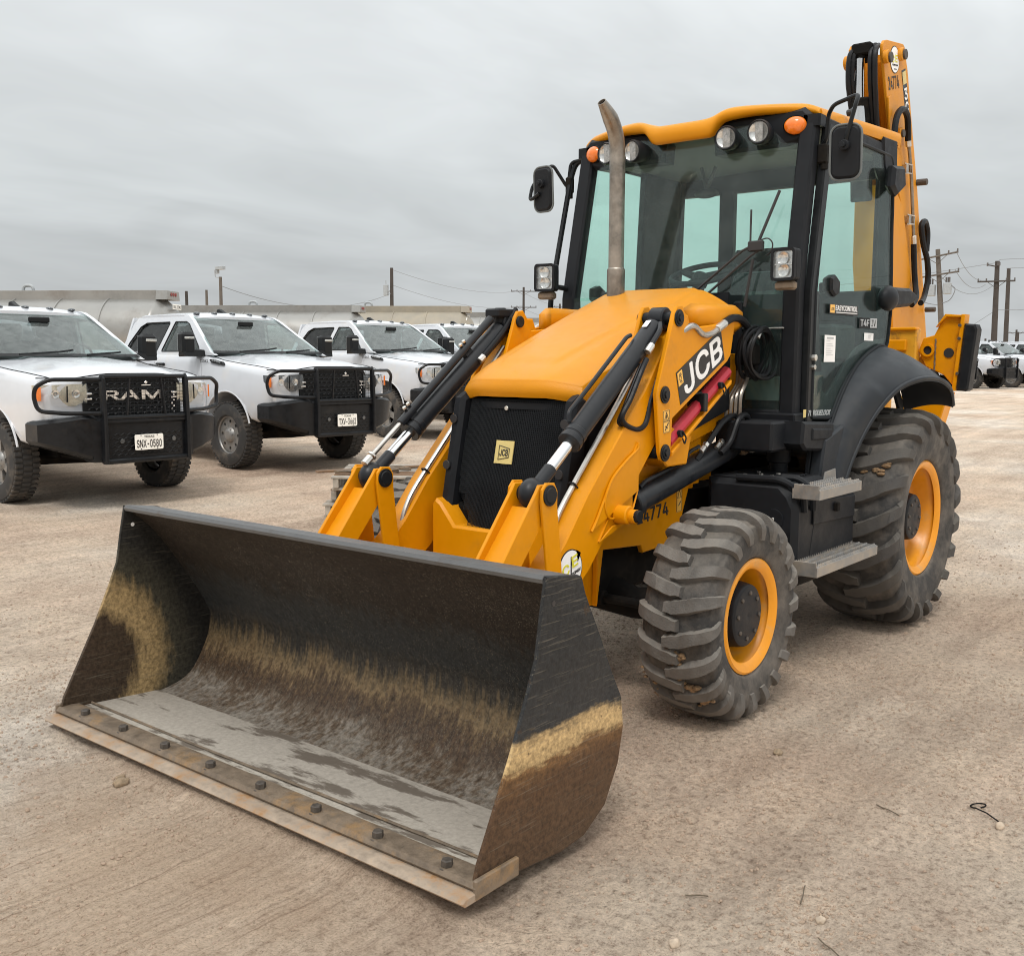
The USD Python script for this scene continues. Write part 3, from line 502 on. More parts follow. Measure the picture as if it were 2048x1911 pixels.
# ---- loader arms, tipping levers and rams
ARM = [(1.93, 1.80), (2.02, 1.72), (2.236, 1.448), (2.329, 1.364), (2.684, 1.01), (2.837, .83), (2.90, .772), (3.10, .60), (3.35, .375), (3.372, .30), (3.35, .24), (3.29, .225), (3.05, .40), (2.885, .52), (2.66, .683), (2.506, .844), (2.387, .85), (2.319, .917), (2.322, 1.01), (2.138, 1.194), (1.98, 1.42), (1.86, 1.62), (1.83, 1.74), (1.86, 1.80)]
RIB = [(2.66, .852), (2.62, .90), (2.564, .983), (2.504, 1.067), (2.40, 1.135), (2.309, 1.182), (2.296, 1.214)]
for s in (1, -1):
    def S(y): return s*.47 + y                      # y measured from the arm's middle; +y is always the machine's left
    o = s*.0
    arm = obj('loader_arm', prism(ARM, S(-.055), S(.055), 'xz', .006), 'yellow_paint', BH, 30)
    obj('stiffener', prism(RIB[::-1] + [(2.30, .99), (2.33, .925), (2.395, .865), (2.50, .858), (2.60, .80)], S(s*.055), S(s*.065), 'xz', .004), 'yellow_paint', arm)
    obj('weld_bead', tube([(x, S(s*.062), z) for x, z in curve(RIB, 5)], .006, 6), 'yellow_paint', arm)
    obj('weld_bead', tube([(2.535 + .06*math.cos(a) - .03, S(s*.066), .985 + .075*math.sin(a) - 0.02) for a in np.linspace(-2.6, 1.0, 16)], .005, 6), 'yellow_paint', arm)
    obj('ram_boss', cat(cyl((2.455, S(s*.055), .905), (2.455, S(s*.125), .905), .042, 20), cyl((2.445, S(s*.12), .900), (2.445, S(s*.155), .900), .032, 16)), 'yellow_paint', arm)
    obj('boss_pin', cyl((2.447, S(s*.15), .902), (2.447, S(s*.172), .902), .028, 12), 'black_paint', arm)
    obj('hinge_pin', cyl((3.315, S(-.1), .29), (3.315, S(.1), .29), .035, 18), 'black_paint', arm)
    # tipping lever: two links in front, two behind
    lv = obj('tipping_lever', cat([prism([(2.955, 1.085), (3.04, 1.088), (3.060, 1.06), (3.44, .60), (3.36, .54), (2.955, 1.0)], S(y - .008), S(y + .008), 'xz', .003) for y in (-.063, .063)]
                                  + [prism([(3.035, .985), (3.056, .995), (3.41, .60), (3.39, .58)], S(-.056), S(.056), 'xz', 0)]), 'yellow_paint', BH, 30)
    obj('lever_link', cat([prism([(2.945, 1.06), (2.965, 1.092), (3.02, 1.096), (3.045, 1.07), (3.05, 1.02), (2.985, .56), (2.95, .52), (2.90, .53), (2.89, .58), (2.945, 1.0)], S(y - .007), S(y + .007), 'xz', .003) for y in (-.083, .083)]), 'yellow_paint', lv, 30)
    obj('lever_pin', cat(cyl((2.999, S(-.10), 1.044), (2.999, S(.10), 1.044), .033, 20), cyl((2.999, S(.089), 1.044), (2.999, S(.096), 1.044), .043, 20)), 'black_paint', lv)
    # bucket ram, from the lever to the tower
    P0, P1 = A([2.999, S(0), 1.044]), A([2.03, S(0), 1.775]); D = (P1 - P0)/np.linalg.norm(P1 - P0); LL = np.linalg.norm(P1 - P0)
    rm = obj('bucket_ram', cat(cyl(P0 + D*.335, P1 - D*.06, .047, 28), cyl(P0 + D*.315, P0 + D*.345, .053, 24), cyl(P0 + D*.355, P0 + D*.39, .050, 24), cyl(P1 - A([0, .04, 0]), P1 + A([0, .04, 0]), .055, 22)), 'cylinder_black', BH, 35)
    obj('ram_rod', cyl(P0 + D*.15, P0 + D*.33, .026, 20, .001), 'chrome', rm)
    obj('rod_eye', cat(ball(P0, (.066, .052, .066)), cyl(P0 + D*.03, P0 + D*.155, .030, 18)), 'cylinder_black', rm)
    n = np.cross(D, [0, 1., 0]); n /= np.linalg.norm(n); n = n if n[2] > 0 else -n
    hp = lambda a, h, y: P0 + D*a + n*h + A([0, y, 0])
    if s > 0:
        obj('ram_pipe', tube(bend([hp(.40, .045, -.03), hp(.43, .075, -.035), hp(.60, .07, -.035), hp(.98, .068, -.035), hp(1.01, .055, -.035)], .03), .010, 8), 'cylinder_black', rm)
        obj('ram_pipe', tube(bend([hp(.97, -.01, .055), hp(1.0, .01, .066), hp(1.10, .02, .066), hp(1.15, .02, .04)], .03), .012, 8), 'cylinder_black', rm)
        obj('pipe_fitting', cat(cyl(hp(.955, .0, .062), hp(1.005, .006, .064), .017, 8)), 'zinc', rm)
        obj('ram_label', decal(hp(1.08, .053, -.012), D*.05, A([0, .026, 0]), .001), 'sticker_white', rm)
        obj('hydraulic_hose', tube(curve([hp(.93, -.02, .064), hp(.86, -.03, .07), hp(.72, -.075, .07), hp(.62, -.115, .06), (2.315, S(.05), 1.275), (2.24, S(.06), 1.295), (2.19, S(.055), 1.40), (2.10, S(.04), 1.56), (2.02, S(.02), 1.65)], 7), .013, 8), 'rubber_hose', rm)
        obj('hydraulic_hose', tube(curve([hp(.90, -.03, .05), hp(.80, -.06, .05), hp(.68, -.10, .05), hp(.62, -.14, .04), (2.29, S(.03), 1.30), (2.22, S(.04), 1.36), (2.12, S(.02), 1.53), (2.03, S(.0), 1.63)], 7), .012, 8), 'rubber_hose', rm)
    else:
        obj('level_rod', cyl(P0 + D*.03 + n*.075, P0 + D*.30 + n*.075, .012, 12), 'steel_tube', rm)
        obj('level_tube', cyl(P0 + D*.29 + n*.075, P0 + D*1.13 + n*.085, .021, 14), 'cylinder_black', rm)
        obj('level_clevis', cat(cyl(P0 + D*.0 + n*.075, P0 + D*.05 + n*.075, .019, 8), cyl(P0 + D*.055 + n*.075, P0 + D*.065 + n*.075, .024, 8)), 'zinc', rm)
        obj('sensor_box', cat(box(1.98, 2.14, S(-.05), S(.045), 1.80, 1.845, .008), cyl((2.07, S(0), 1.77), (2.07, S(0), 1.85), .03, 12)), 'black_plastic', rm)
        for a in (.36, .86):
            obj('tube_clamp', cat(*[cyl(P0 + D*(a + d) + n*.045, P0 + D*(a + d) + n*.115, .009, 8) for d in (0, .03)], cyl(P0 + D*(a - .01) + n*.05, P0 + D*(a + .045) + n*.05, .018, 8)), 'black_plastic', rm)
            obj('clamp_nut', cat(*[cyl(P0 + D*(a + d) + n*.11, P0 + D*(a + d) + n*.122, .010, 6) for d in (0, .03)]), 'zinc', rm)
        obj('pipe_fitting', cyl(P0 + D*.88 + A([0, .05, 0]), P0 + D*.92 + A([0, .052, 0]), .018, 8), 'zinc', rm)
        obj('hydraulic_hose', tube(curve([P0 + D*.90 + A([0, .05, 0]), P0 + D*1.05 + A([0, .055, .01]), P0 + D*1.16 + A([0, .05, .02]), P1 + A([-.04, .04, .07])], 6), .014, 8), 'rubber_hose', rm)
    # steel oil pipe along the front of the arm
    yy = S(-.03*s)
    pp = curve([(2.815, yy, .80), (2.79, yy, .86), (2.745, yy, .93), (2.66, yy, 1.02), (2.42, yy, 1.262), (2.20, yy, 1.49), (2.06, yy, 1.63)], 6)
    ap = obj('oil_pipe', tube(pp + A([.018, 0, .018]), .013, 10), 'steel_tube', arm)
    obj('pipe_clip', tube(bend([(2.655, yy - .017, 1.03), (2.685, yy - .015, 1.058), (2.685, yy + .015, 1.058), (2.655, yy + .017, 1.03)], .01), .004, 6), 'black_plastic', ap)
    # lift ram
    Q0, Q1 = A([2.44, S(0), .885]), A([1.215, S(0), 1.142]); E = (Q1 - Q0)/np.linalg.norm(Q1 - Q0)
    lr = obj('lift_ram', cat(cyl(Q0 + E*.19, Q1 - E*.05, .062, 28), cyl(Q0 + E*.17, Q0 + E*.22, .072, 26), cyl(Q0 - A([0, .045, 0]), Q0 + A([0, .045, 0]), .05, 18)), 'cylinder_black', BH, 35)
    obj('ram_rod', cyl(Q0 + E*.03, Q0 + E*.18, .03, 18), 'bolt_iron', lr)
    obj('ram_eye', cat(cyl(Q1 - A([0, .06, 0]), Q1 + A([0, .06, 0]), .062, 22), cyl(Q1 + A([0, .05, 0])*1, Q1 + A([0, .085, 0]), .045, 18)), 'edge_brown', lr)
    obj('eye_ring', lathe([(0, .030), (0, .045), (.012, .045), (.012, .030)], Q1 + A([0, s*.085, 0]), (0, 1, 0), 22, closed=True), 'zinc', lr)
    obj('ram_pipe', tube(bend([Q0 + E*.22 + A([0, .03*s, .07]), Q0 + E*.26 + A([0, .03*s, .085]), Q0 + E*.62 + A([0, .03*s, .078]), Q0 + E*.68 + A([0, .03*s, .11]), Q0 + E*.78 + A([0, .03*s, .11])], .03), .010, 8), 'black_paint', lr)
    for a in (.78, .95):
        f0 = Q0 + E*a + A([0, .04*s, .085 - .03*(a > .9)])
        obj('pipe_fitting', cat(cyl(f0, f0 + E*.035 + A([0, 0, .014]), .014, 8), cyl(f0 + E*.038 + A([0, 0, .015]), f0 + E*.06 + A([0, 0, .024]), .017, 6)), 'zinc', lr)
    obj('ram_label', decal(Q1 - E*.125 + A([0, s*.0605, .004]), E*.07*(1 if s > 0 else 1), A([0, 0, .036]), .002 if s > 0 else -.002), 'sticker_white', lr)
    # tower of two plates
    TW = [(2.0, 1.838), (2.045, 1.832), (2.068, 1.80), (2.086, 1.752), (2.203, 1.46), (2.212, 1.43), (2.172, 1.16), (2.155, 1.125), (2.125, 1.108), (2.095, 1.12), (2.078, 1.16), (2.067, 1.314), (1.539, 1.578), (1.505, 1.61), (1.464, 1.785), (1.70, 1.755), (1.93, 1.735), (1.965, 1.80)]
    tw = obj('loader_tower', prism(TW, s*.548, s*.572, 'xz', .004), 'yellow_paint', BH, 30)
    obj('inner_plate', prism(TW, s*.372, s*.392, 'xz', .004), 'yellow_paint', tw, 30)
    obj('tower_base', cat(prism([(2.07, 1.31), (2.16, 1.14), (2.12, .95), (1.52, .95), (1.48, 1.58)], s*.36, s*.42, 'xz', .006), prism([(2.12, 1.12), (2.06, 1.085), (1.88, 1.085), (1.84, 1.22), (2.06, 1.28)], s*.42, s*.548, 'xz', .006), prism([(2.07, 1.31), (2.07, 1.08), (1.18, 1.27), (1.18, 1.62), (1.48, 1.62)], s*.418, s*.44, 'xz', .004)), 'yellow_paint', tw)
    for px, pz in ((2.032, 1.778), (2.144, 1.426), (2.132, 1.158)):
        obj('tower_pin', cat(cyl((px, s*.36, pz), (px, s*.585, pz), .030, 20), cyl((px, s*.572, pz), (px, s*.579, pz), .040, 20), cyl((px, s*.584, pz), (px, s*.591, pz), .019, 6)), 'black_paint', tw)
    obj('return_pipe', tube(bend([(2.0, s*.50, 1.70), (1.985, s*.56, 1.715), (1.90, s*.575, 1.755), (1.80, s*.575, 1.70), (1.70, s*.575, 1.715), (1.60, s*.575, 1.765)], .045), .015, 10), 'steel_tube', tw)
    obj('pipe_sleeve', cyl((1.665, s*.575, 1.735), (1.585, s*.575, 1.768), .021, 10), 'zinc', tw)
    obj('hydraulic_hose', tube(curve([(1.59, s*.575, 1.768), (1.50, s*.575, 1.795), (1.38, s*.565, 1.79), (1.27, s*.55, 1.74), (1.22, s*.53, 1.66), (1.20, s*.5, 1.58)], 6), .020, 10), 'rubber_hose', tw)
    # struts and hoses between the tower and the cab
    rs = obj('safety_strut', cat(cyl((1.475, s*.535, 1.53), (2.06, s*.535, 1.20), .031, 8)), 'red_paint', tw)
    for px in (1.60, 1.99):
        pz = 1.53 - (px - 1.475)*.564
        obj('strut_clip', cat(cyl((px, s*.56, pz), (px, s*.582, pz), .018, 10), tube(bend([(px, s*.585, pz + .01), (px - .025, s*.59, pz - .02), (px - .01, s*.59, pz - .05), (px + .012, s*.59, pz - .02)], .01), .004, 6)), 'black_paint', rs)
    obj('strut_bracket', cat(box(1.745, 1.785, s*.49, s*.582, 1.335, 1.425, .004), box(1.76, 1.90, s*.50, s*.56, 1.418, 1.432, .004)), 'black_paint', rs)
    obj('tower_shelf', prism([(1.47, 1.485), (2.05, 1.155), (2.05, 1.135), (1.47, 1.465)], s*.42, s*.565, 'xz', .003), 'yellow_paint', tw)
    hc = obj('hose_bundle', cat(*[tube([(1.235 + (.118 + .006*k)*math.cos(a) + .012*math.sin(k*2.1 + a), s*(.53 + .016*k + .012*math.sin(2*a + k)), 1.622 + (.118 + .005*((k*3) % 5))*math.sin(a)) for a in np.linspace(0, 2*np.pi, 28, endpoint=False)], .0095, 7, closed=True) for k in range(7)]), 'rubber_hose', BH)
    obj('valve_block', cat(box(1.18, 1.26, s*.48, s*.58, 1.56, 1.67, .01), cyl((1.22, s*.53, 1.67), (1.22, s*.53, 1.74), .02, 10), cyl((1.20, s*.56, 1.56), (1.20, s*.56, 1.50), .016, 8)), 'dark_iron', hc)
    obj('hose_fitting', cyl((1.27, s*.60, 1.70), (1.235, s*.60, 1.745), .014, 8), 'zinc', hc)
    for k in range(4):
        y = s*(.445 + .035*k); z0 = 1.47 + .012*k
        obj('steel_pipe', tube(bend([(1.17 + .03*k, y, 1.53), (1.18 + .03*k, y, z0 - .02), (1.29 + .018*k, y, z0 - .10), (1.31 + .012*k, y, 1.14)], .035), .011, 8), 'exhaust_steel', hc)
    for k in range(2):
        y = s*(.50 + .05*k)
        obj('hydraulic_hose', tube(curve([(1.70 - .16*k, y, 1.085 + .03*k), (1.60 - .14*k, y + .01, 1.17), (1.47 - .08*k, y + .02, 1.27 + .015*k), (1.34 - .04*k, y + .02, 1.295), (1.255 - .02*k, y, 1.22), (1.23, y, 1.14)], 7), .0155, 9), 'rubber_hose', hc)

# ---- lettering on the near tower and arm
TW0 = obj('maker_sign', decal((2.0, .5725, 1.375), A([1.573, .5725, 1.589]) - A([2.0, .5725, 1.375]), A([2.048, .5725, 1.525]) - A([2.0, .5725, 1.375]), .0015), 'sticker_black', '/World/backhoe_loader/loader_tower', smooth=False)
O_, U_, V_ = A([2.0, .574, 1.375]), A([1.573, .574, 1.589]) - A([2.0, .574, 1.375]), A([2.048, .574, 1.525]) - A([2.0, .574, 1.375])
obj('lettering', text('JCB', O_, U_, V_, (.115, .965, .09, .92), .002), 'sticker_white', TW0, False)
obj('emblem', decal(O_, U_, V_, .0025, (.015, .11, .55, .95)), 'sticker_yellow', TW0, False)
obj('emblem_print', text('JCB', O_ + U_*.062 + V_*.58, V_*.32, -U_*.07, (0, 1, -.35, .35), .003), 'sticker_black', TW0, False)
WS = obj('warning_sign', decal((2.150, .5725, 1.248), A([2.089, .5725, 1.254]) - A([2.150, .5725, 1.248]), (.008, 0, .105), .0012), 'sticker_yellow', '/World/backhoe_loader/loader_tower', False)
wo, wu, wv = A([2.150, .574, 1.248]), A([-.061, 0, .006]), A([.008, 0, .105])
def outline(o, u, v, pts, r): return tube([o + u*a + v*b for a, b in pts], r, 5, closed=True)
obj('warning_print', cat(outline(wo, wu, wv, [(.05, .03), (.95, .03), (.95, .97), (.05, .97)], .0016), tube([wo + wu*.05 + wv*.5, wo + wu*.95 + wv*.5], .0014, 5), outline(wo, wu, wv, [(.2, .56), (.8, .56), (.5, .9)], .0022), tube([wo + wu*.5 + wv*.62, wo + wu*.5 + wv*.78], .003, 5),
    tube([wo + wu*.25 + wv*.12, wo + wu*.55 + wv*.3, wo + wu*.75 + wv*.42], .003, 5), tube([wo + wu*.3 + wv*.3, wo + wu*.6 + wv*.2], .0025, 5)), 'ink', WS)
CE = obj('round_sticker', cyl((2.805, .526, .712), (2.805, .5285, .712), .083, 40, 0), 'ink', '/World/backhoe_loader/loader_arm', 30)
obj('sticker_disc', cyl((2.805, .5285, .712), (2.805, .5292, .712), .078, 40, 0), 'sticker_white', CE, 30)
ceo = A([2.805, .5294, .712]); cu, cv = A([-.1, 0, .028]), A([.02, 0, .1])
obj('sticker_letters', cat(text('C', ceo, cu, cv, (-.60, -.10, -.16, .30), .0015), text('E', ceo, cu, cv, (.10, .52, -.02, .46), .0015)), 'sticker_lime', CE, False)
obj('sticker_print', cat(text('/', ceo, cu, cv, (-.08, .14, -.30, .48), .0012), text('EQUIPMENT', ceo, cu, cv, (.0, .66, -.34, -.20), .0012), decal(ceo, cu, cv, .0012, (-.62, -.05, -.38, -.24)),
    (A([ceo + cu*a + cv*b for a, b in ((.5, .62), (.5, .08), (.78, .38))] + [ceo + cu*a + cv*b + A([0, .001, 0]) for a, b in ((.5, .62), (.5, .08), (.78, .38))]), A([[3, 4, 5], [5, 4, 3]]))), 'ink', CE, False)

# ---- engine hood, grille, nose and chassis
def hood_top(u, v):
    """u from the front lip to the windscreen, v across"""
    x = 2.585 - 1.255*u; hw = .345 + .155*u**.8; t = 2*v - 1; y = hw*t
    zc = 1.512 + .443*u**.92 - .025*math.exp(-u*18)
    e = abs(t); x = x - .11*(1 - u)*e**2.4
    z = zc - (.022 + .082*u**.7)*max(0, (e - .60)/.40)**1.25 - .004*e*e
    return x, y, z + .013*(1/(1 + math.exp((abs(y) - (.15 + .12*u))*160)))*(1/(1 + math.exp((.125 - u)*110)))
HO = obj('engine_hood', cat(shell(hood_top, 90, 90, (0, 0, -.03)),
    shell(lambda u, v: (lambda p: (p[0] + .012*math.sin(u*3.14) , p[1]*(1 + .02*math.sin(u*3.14)), p[2] - .075*u))(hood_top(0, v)), 6, 40, (-.02, 0, 0)),
    *both(shell(lambda u, v: (lambda p: (p[0], p[1]*1.0 + .006*math.sin(v*3.14), p[2] - (.075 + .05*u)*v))(hood_top(u, 1.0)), 30, 6, (0, -.02, 0)))), 'yellow_bonnet', BH, 40, label='yellow engine hood with a raised centre panel')
for k in both(prism([(1.33, .40), (1.33, .545), (1.42, .565), (1.60, .565), (1.70, .50), (1.72, .40)], 1.725, 1.865, 'xy', .035)): obj('hood_bulge', k, 'yellow_bonnet', HO, 50)
obj('hood_seal', cat(shell(lambda u, v: (lambda p: (p[0] - .02, p[1]*.97, p[2] - .10 - .03*u))(hood_top(0, v)), 3, 30, (-.04, 0, 0)), *both(shell(lambda u, v: (lambda p: (p[0], p[1]*.96, p[2] - .07 - .45*v))(hood_top(u, 1.0)), 20, 4, (0, -.02, 0)))), 'black_plastic', HO, 40)
def grille(u, v):
    t = 2*v - 1; z = 1.40 - .60*u; hw = .285 + .03*u - max(0, u - .70)*.45
    return 2.545 + .13*u - .05*t*t, hw*t, z
def mesh_grille(u, v):
    x, y, z = grille(u, v); return x + .004*math.sin(y*520)*math.sin(z*520), y, z
GR = obj('grille', shell(grille, 60, 60, (-.02, 0, 0)), 'black_plastic', BH, 40)
gb = []
for k in range(64):
    y = -.30 + .6*k/63
    pts = [(2.548 + .13*u - .05*(y/.3)**2 + .003, y, 1.395 - .595*u) for u in np.linspace(0, 1, 9) if abs(y) < .285 + .03*u - max(0, u - .70)*.45]
    if len(pts) > 2: gb.append(tube(pts, .0019, 4))
for k in range(64):
    u = (k + .5)/64
    gb.append(tube([A(grille(u, v)) + A([.003, 0, 0]) for v in np.linspace(0, 1, 8)], .0017, 4))
obj('grille_mesh', cat(gb), 'black_paint', GR, 40, kind='stuff')
go = A(grille(.40, .5)); gu, gv = A([0, .105, 0]), A([-.022, .0, .105])
BG = obj('maker_badge', decal(go + A([.016, -.0525, -.055]) , gu, gv, .006), 'badge_gold', GR, False)
bo = go + A([.0225, -.0525, -.055])
obj('badge_frame', outline(bo + A([.001, 0, 0]), gu, gv, [(.22, .80), (.80, .68), (.80, .30), (.22, .18)], .0022), 'ink', BG)
obj('badge_lettering', text('JCB', bo, gu, gv, (.27, .74, .34, .64), .0016), 'ink', BG, False)
obj('grille_bolt', cyl((2.565, -.015, 1.36), (2.575, -.015, 1.36), .011, 8), 'zinc', GR)
for s in (1, -1):
    ml = obj('grille_moulding', prism([(2.50, 1.43), (2.555, 1.40), (2.665, .86), (2.60, .80), (2.50, .84), (2.44, 1.40)], s*.295, s*.365, 'xz', .02), 'black_plastic', GR, 40)
    obj('bolt_recess', cat(cyl((2.585, s*.33, 1.30), (2.592, s*.33, 1.30), .022, 14), cyl((2.63, s*.335, 1.08), (2.638, s*.335, 1.08), .022, 14)), 'ink', ml)
    obj('side_screen', prism([(1.45, 1.80), (2.35, 1.47), (2.52, 1.40), (2.58, .95), (2.40, .92), (1.45, 1.20)], s*.33, s*.345, 'xz', .003), 'dark_iron', BH)
NS = obj('nose_weight', cat(prism([(-.37, .46), (.37, .46), (.37, .90), (.345, .925), (.31, .905), (.225, .805), (-.225, .805), (-.31, .905), (-.345, .925), (-.37, .90)], 2.40, 2.705, 'yz', .012),
    shell(lambda u, v: (2.705 - .022*(1 - u), -.30 + .6*v, .80 - .07*u), 4, 10, (-.05, 0, -.01))), 'yellow_paint', BH, 35)
CH_ = obj('chassis', cat(box(1.5, 2.4, -.375, .375, .92, .95, .004), *both(prism([(2.42, .46), (2.42, .95), (1.55, 1.0), (1.589, .943), (1.652, .808), (1.657, .668), (2.028, .653), (2.05, .692), (2.373, .716)], .375, .402, 'xz', .004)),
    *both(prism([(2.42, .95), (2.2, 1.30), (1.48, 1.60), (1.30, 1.60), (1.30, .95)], .345, .372, 'xz', .004))), 'yellow_paint', BH)
UC = obj('underframe', cat(box(.2, 2.6, -.34, .34, .47, .90, .02), box(-1.3, .3, -.42, .42, .55, 1.0, .02), cyl((1.2, 0, .42), (2.1, 0, .42), .07, 12), box(.85, 1.5, -.3, .3, .36, .5, .03)), 'dark_iron', BH)
obj('front_axle', cat(tube([(2.17, -.75, .47), (2.17, -.45, .44), (2.17, -.15, .50), (2.17, .15, .50), (2.17, .45, .44), (2.17, .75, .47)], [.075, .075, .11, .11, .075, .075], 14), ball((2.17, 0, .48), (.17, .15, .17)), cyl((2.29, -.68, .47), (2.29, .68, .47), .022, 10), cyl((2.29, .14, .47), (2.29, .36, .47), .036, 12), *both(cyl((2.17, .64, .36), (2.17, .64, .60), .06, 14))), 'dark_iron', BH)
obj('rear_axle', cat(tube([(0, -.62, .645), (0, -.3, .645), (0, 0, .645), (0, .3, .645), (0, .62, .645)], [.11, .12, .2, .12, .11], 14)), 'dark_iron', BH)
PL = '/World/backhoe_loader/chassis'
obj('fleet_number', text('24774', (2.085, .4025, .798), A([-.29, 0, .018]), A([.012, 0, .068]), (0, 1, 0, 1), .0015), 'ink', PL, False)
wd = obj('warning_sign', decal((1.718, .4025, .815), (-.055, 0, .004), (.004, 0, .13), .001), 'sticker_yellow', PL, False)
obj('warning_print', cat(outline(A([1.718, .404, .815]), A([-.055, 0, .004]), A([.004, 0, .13]), [(.05, .03), (.95, .03), (.95, .97), (.05, .97)], .0016), outline(A([1.718, .404, .815]), A([-.055, 0, .004]), A([.004, 0, .13]), [(.2, .56), (.8, .56), (.5, .9)], .002), tube([A([1.70, .404, .85]), A([1.68, .404, .87])], .003, 5)), 'ink', wd)
EX = obj('exhaust_stack', cat(lathe([(0, .050), (.19, .050), (.195, .046), (.20, .043)], (1.385, -.205, 1.89), (0, 0, 1), 28), tube(curve([(1.385, -.205, 2.08), (1.386, -.205, 2.40), (1.388, -.205, 2.66), (1.392, -.205, 2.745), (1.412, -.207, 2.815), (1.450, -.210, 2.875), (1.495, -.213, 2.92), (1.532, -.215, 2.952)], 7), [.043]*36 + list(np.linspace(.043, .024, 14)), 28, caps=False)), 'exhaust_steel', BH, 40)
obj('exhaust_tip', lathe([(0, .025), (.004, .025), (.004, .021), (-.06, .021)], (1.531, -.215, 2.951), (.037, -.002, .032), 28), 'exhaust_steel', EX, 40)
# ---- wheels
def tyre(cx, cy, cz, R, W, rim, nl, lugw, lugh, swp, mat):
    """industrial bar-tread tyre: carcass plus staggered curved lugs; cy is the middle, +y side is outside"""
    h = W/2
    prof = curve([(-h*.80, rim + .012), (-h*.93, rim + .03), (-h*1.02, rim + (R - rim)*.45), (-h*.99, rim + (R - rim)*.70), (-h*.88, R - .052), (-h*.70, R - .034), (0, R - .026), (h*.70, R - .034), (h*.88, R - .052), (h*.99, rim + (R - rim)*.70), (h*1.02, rim + (R - rim)*.45), (h*.93, rim + .03), (h*.80, rim + .012)], 4)
    prof = np.vstack([prof, [(h*.66, rim + .006), (-h*.66, rim + .006)]])
    body = lathe(prof, (cx, cy, cz), (0, 1, 0), 72, closed=True)
    # the shoulder path on which a lug lies: from just past the middle, over the crown and down the shoulder
    path = curve([(-h*.20, R - .026), (h*.25, R - .028), (h*.55, R - .031), (h*.80, R - .043), (h*.955, R - .075), (h*1.0, R - .125)], 4)
    tg = np.gradient(path, axis=0); tg /= np.linalg.norm(tg, axis=1, keepdims=True); nr = np.stack([-tg[:, 1], tg[:, 0]], 1)
    n = len(path); s = np.linspace(0, 1, n)
    hh = lugh*np.clip(np.minimum(1, (1.12 - s)/.35), .12, 1); ww = lugw*(1.0 - .10*s)*np.where(s < .06, .75, 1)
    ang = swp*(s**1.35)
    V, F, off = [], [], 0
    for side in (1, -1):
        for k in range(nl):
            a0 = (k + (0.5 if side < 0 else 0))*2*np.pi/nl
            rows = []
            for (dw, dh) in ((-.60, -.006), (-.42, 1), (.42, 1), (.60, -.006)):
                p = path + nr*(hh*dh if dh == 1 else dh)[:, None] if dh == 1 else path + nr*dh
                th = a0 + ang + dw*ww/R
                rows.append(np.stack([cx + p[:, 1]*np.cos(th), cy + side*p[:, 0], cz + p[:, 1]*np.sin(th)], 1))
            W_ = np.stack(rows, 1).reshape(-1, 3); W_ = W_ + (meshkit.noise(W_*26.0, 5)[:, None] - .5)*A([.011, .004, .011]) + (meshkit.noise(W_*70.0 + 3, 6)[:, None] - .5)*A([.005, .002, .005]); V.append(W_)
            f = []
            for i in range(n - 1):
                for j in range(3):
                    q = off + i*4 + j; f += [[q, q + 1, q + 5], [q, q + 5, q + 4]]
            f += [[off, off + 2, off + 1], [off, off + 3, off + 2], [off + 4*n - 4, off + 4*n - 3, off + 4*n - 2], [off + 4*n - 4, off + 4*n - 2, off + 4*n - 1]]
            F += f; off += 4*n
    return body, (np.vstack(V), A(F))
def wheel(name, cx, cy, cz, R, W, rim, hub_out, hub_r, nl, lugw, lugh, swp, tread, side, start=0.0, label=None):
    w = UsdGeom.Xform.Define(stage, numbered('/World/backhoe_loader/' + name)).GetPrim(); meta(w, label)
    body, lugs = tyre(0, 0, 0, R, W, rim, nl, lugw, lugh, swp, None)
    fl = (lambda m: m) if side > 0 else mirror
    T = lambda m: xf((np.asarray(m[0]) @ roty(start).T, m[1]), None, (0, 0, 0))
    pl = lambda m: xf(fl(T(m)), None, (cx, cy, cz))
    obj('tyre', pl(body), 'tyre_rubber', w, 40)
    obj('tread', pl(lugs), tread, w, 28)
    h = W/2; e = h*.80
    obj('rim', pl(lathe([(e - .005, rim - .035), (e + .012, rim - .020), (e + .020, rim + .004), (e + .012, rim + .014), (e - .004, rim + .010), (e - .01, rim - .005), (e - .05, rim - .028), (e - .12, rim - .034), (e - .15, rim - .06), (e - .155, hub_r*.95), (e - .17, .02)], (0, 0, 0), (0, 1, 0), 56)), 'yellow_rim', w, 40)
    hb = [(e - .17, hub_r*1.12), (e - .155, hub_r*1.15), (hub_out - .03, hub_r*1.02), (hub_out - .008, hub_r*.98), (hub_out, hub_r*.90), (hub_out + .002, hub_r*.25), (hub_out - .004, 0)]
    obj('hub', pl(lathe(hb, (0, 0, 0), (0, 1, 0), 40)), 'black_plastic', w, 35)
    obj('hub_bolt', pl(cat(*[cyl((hub_r*.72*math.cos(a), hub_out - .004, hub_r*.72*math.sin(a)), (hub_r*.72*math.cos(a), hub_out + .008, hub_r*.72*math.sin(a)), .010, 6, .002) for a in np.arange(8)*math.pi/4 + .2])), 'bolt_iron', w, 25, kind='stuff')
    nb = 10 if rim > .28 else 8
    obj('wheel_nut', pl(cat(*[cyl(((hub_r + .045)*math.cos(a), e - .157, (hub_r + .045)*math.sin(a)), ((hub_r + .045)*math.cos(a), e - .13, (hub_r + .045)*math.sin(a)), .015, 6, .003) for a in np.arange(nb)*2*math.pi/nb])), 'bolt_iron', w, 25, kind='stuff')
    return w
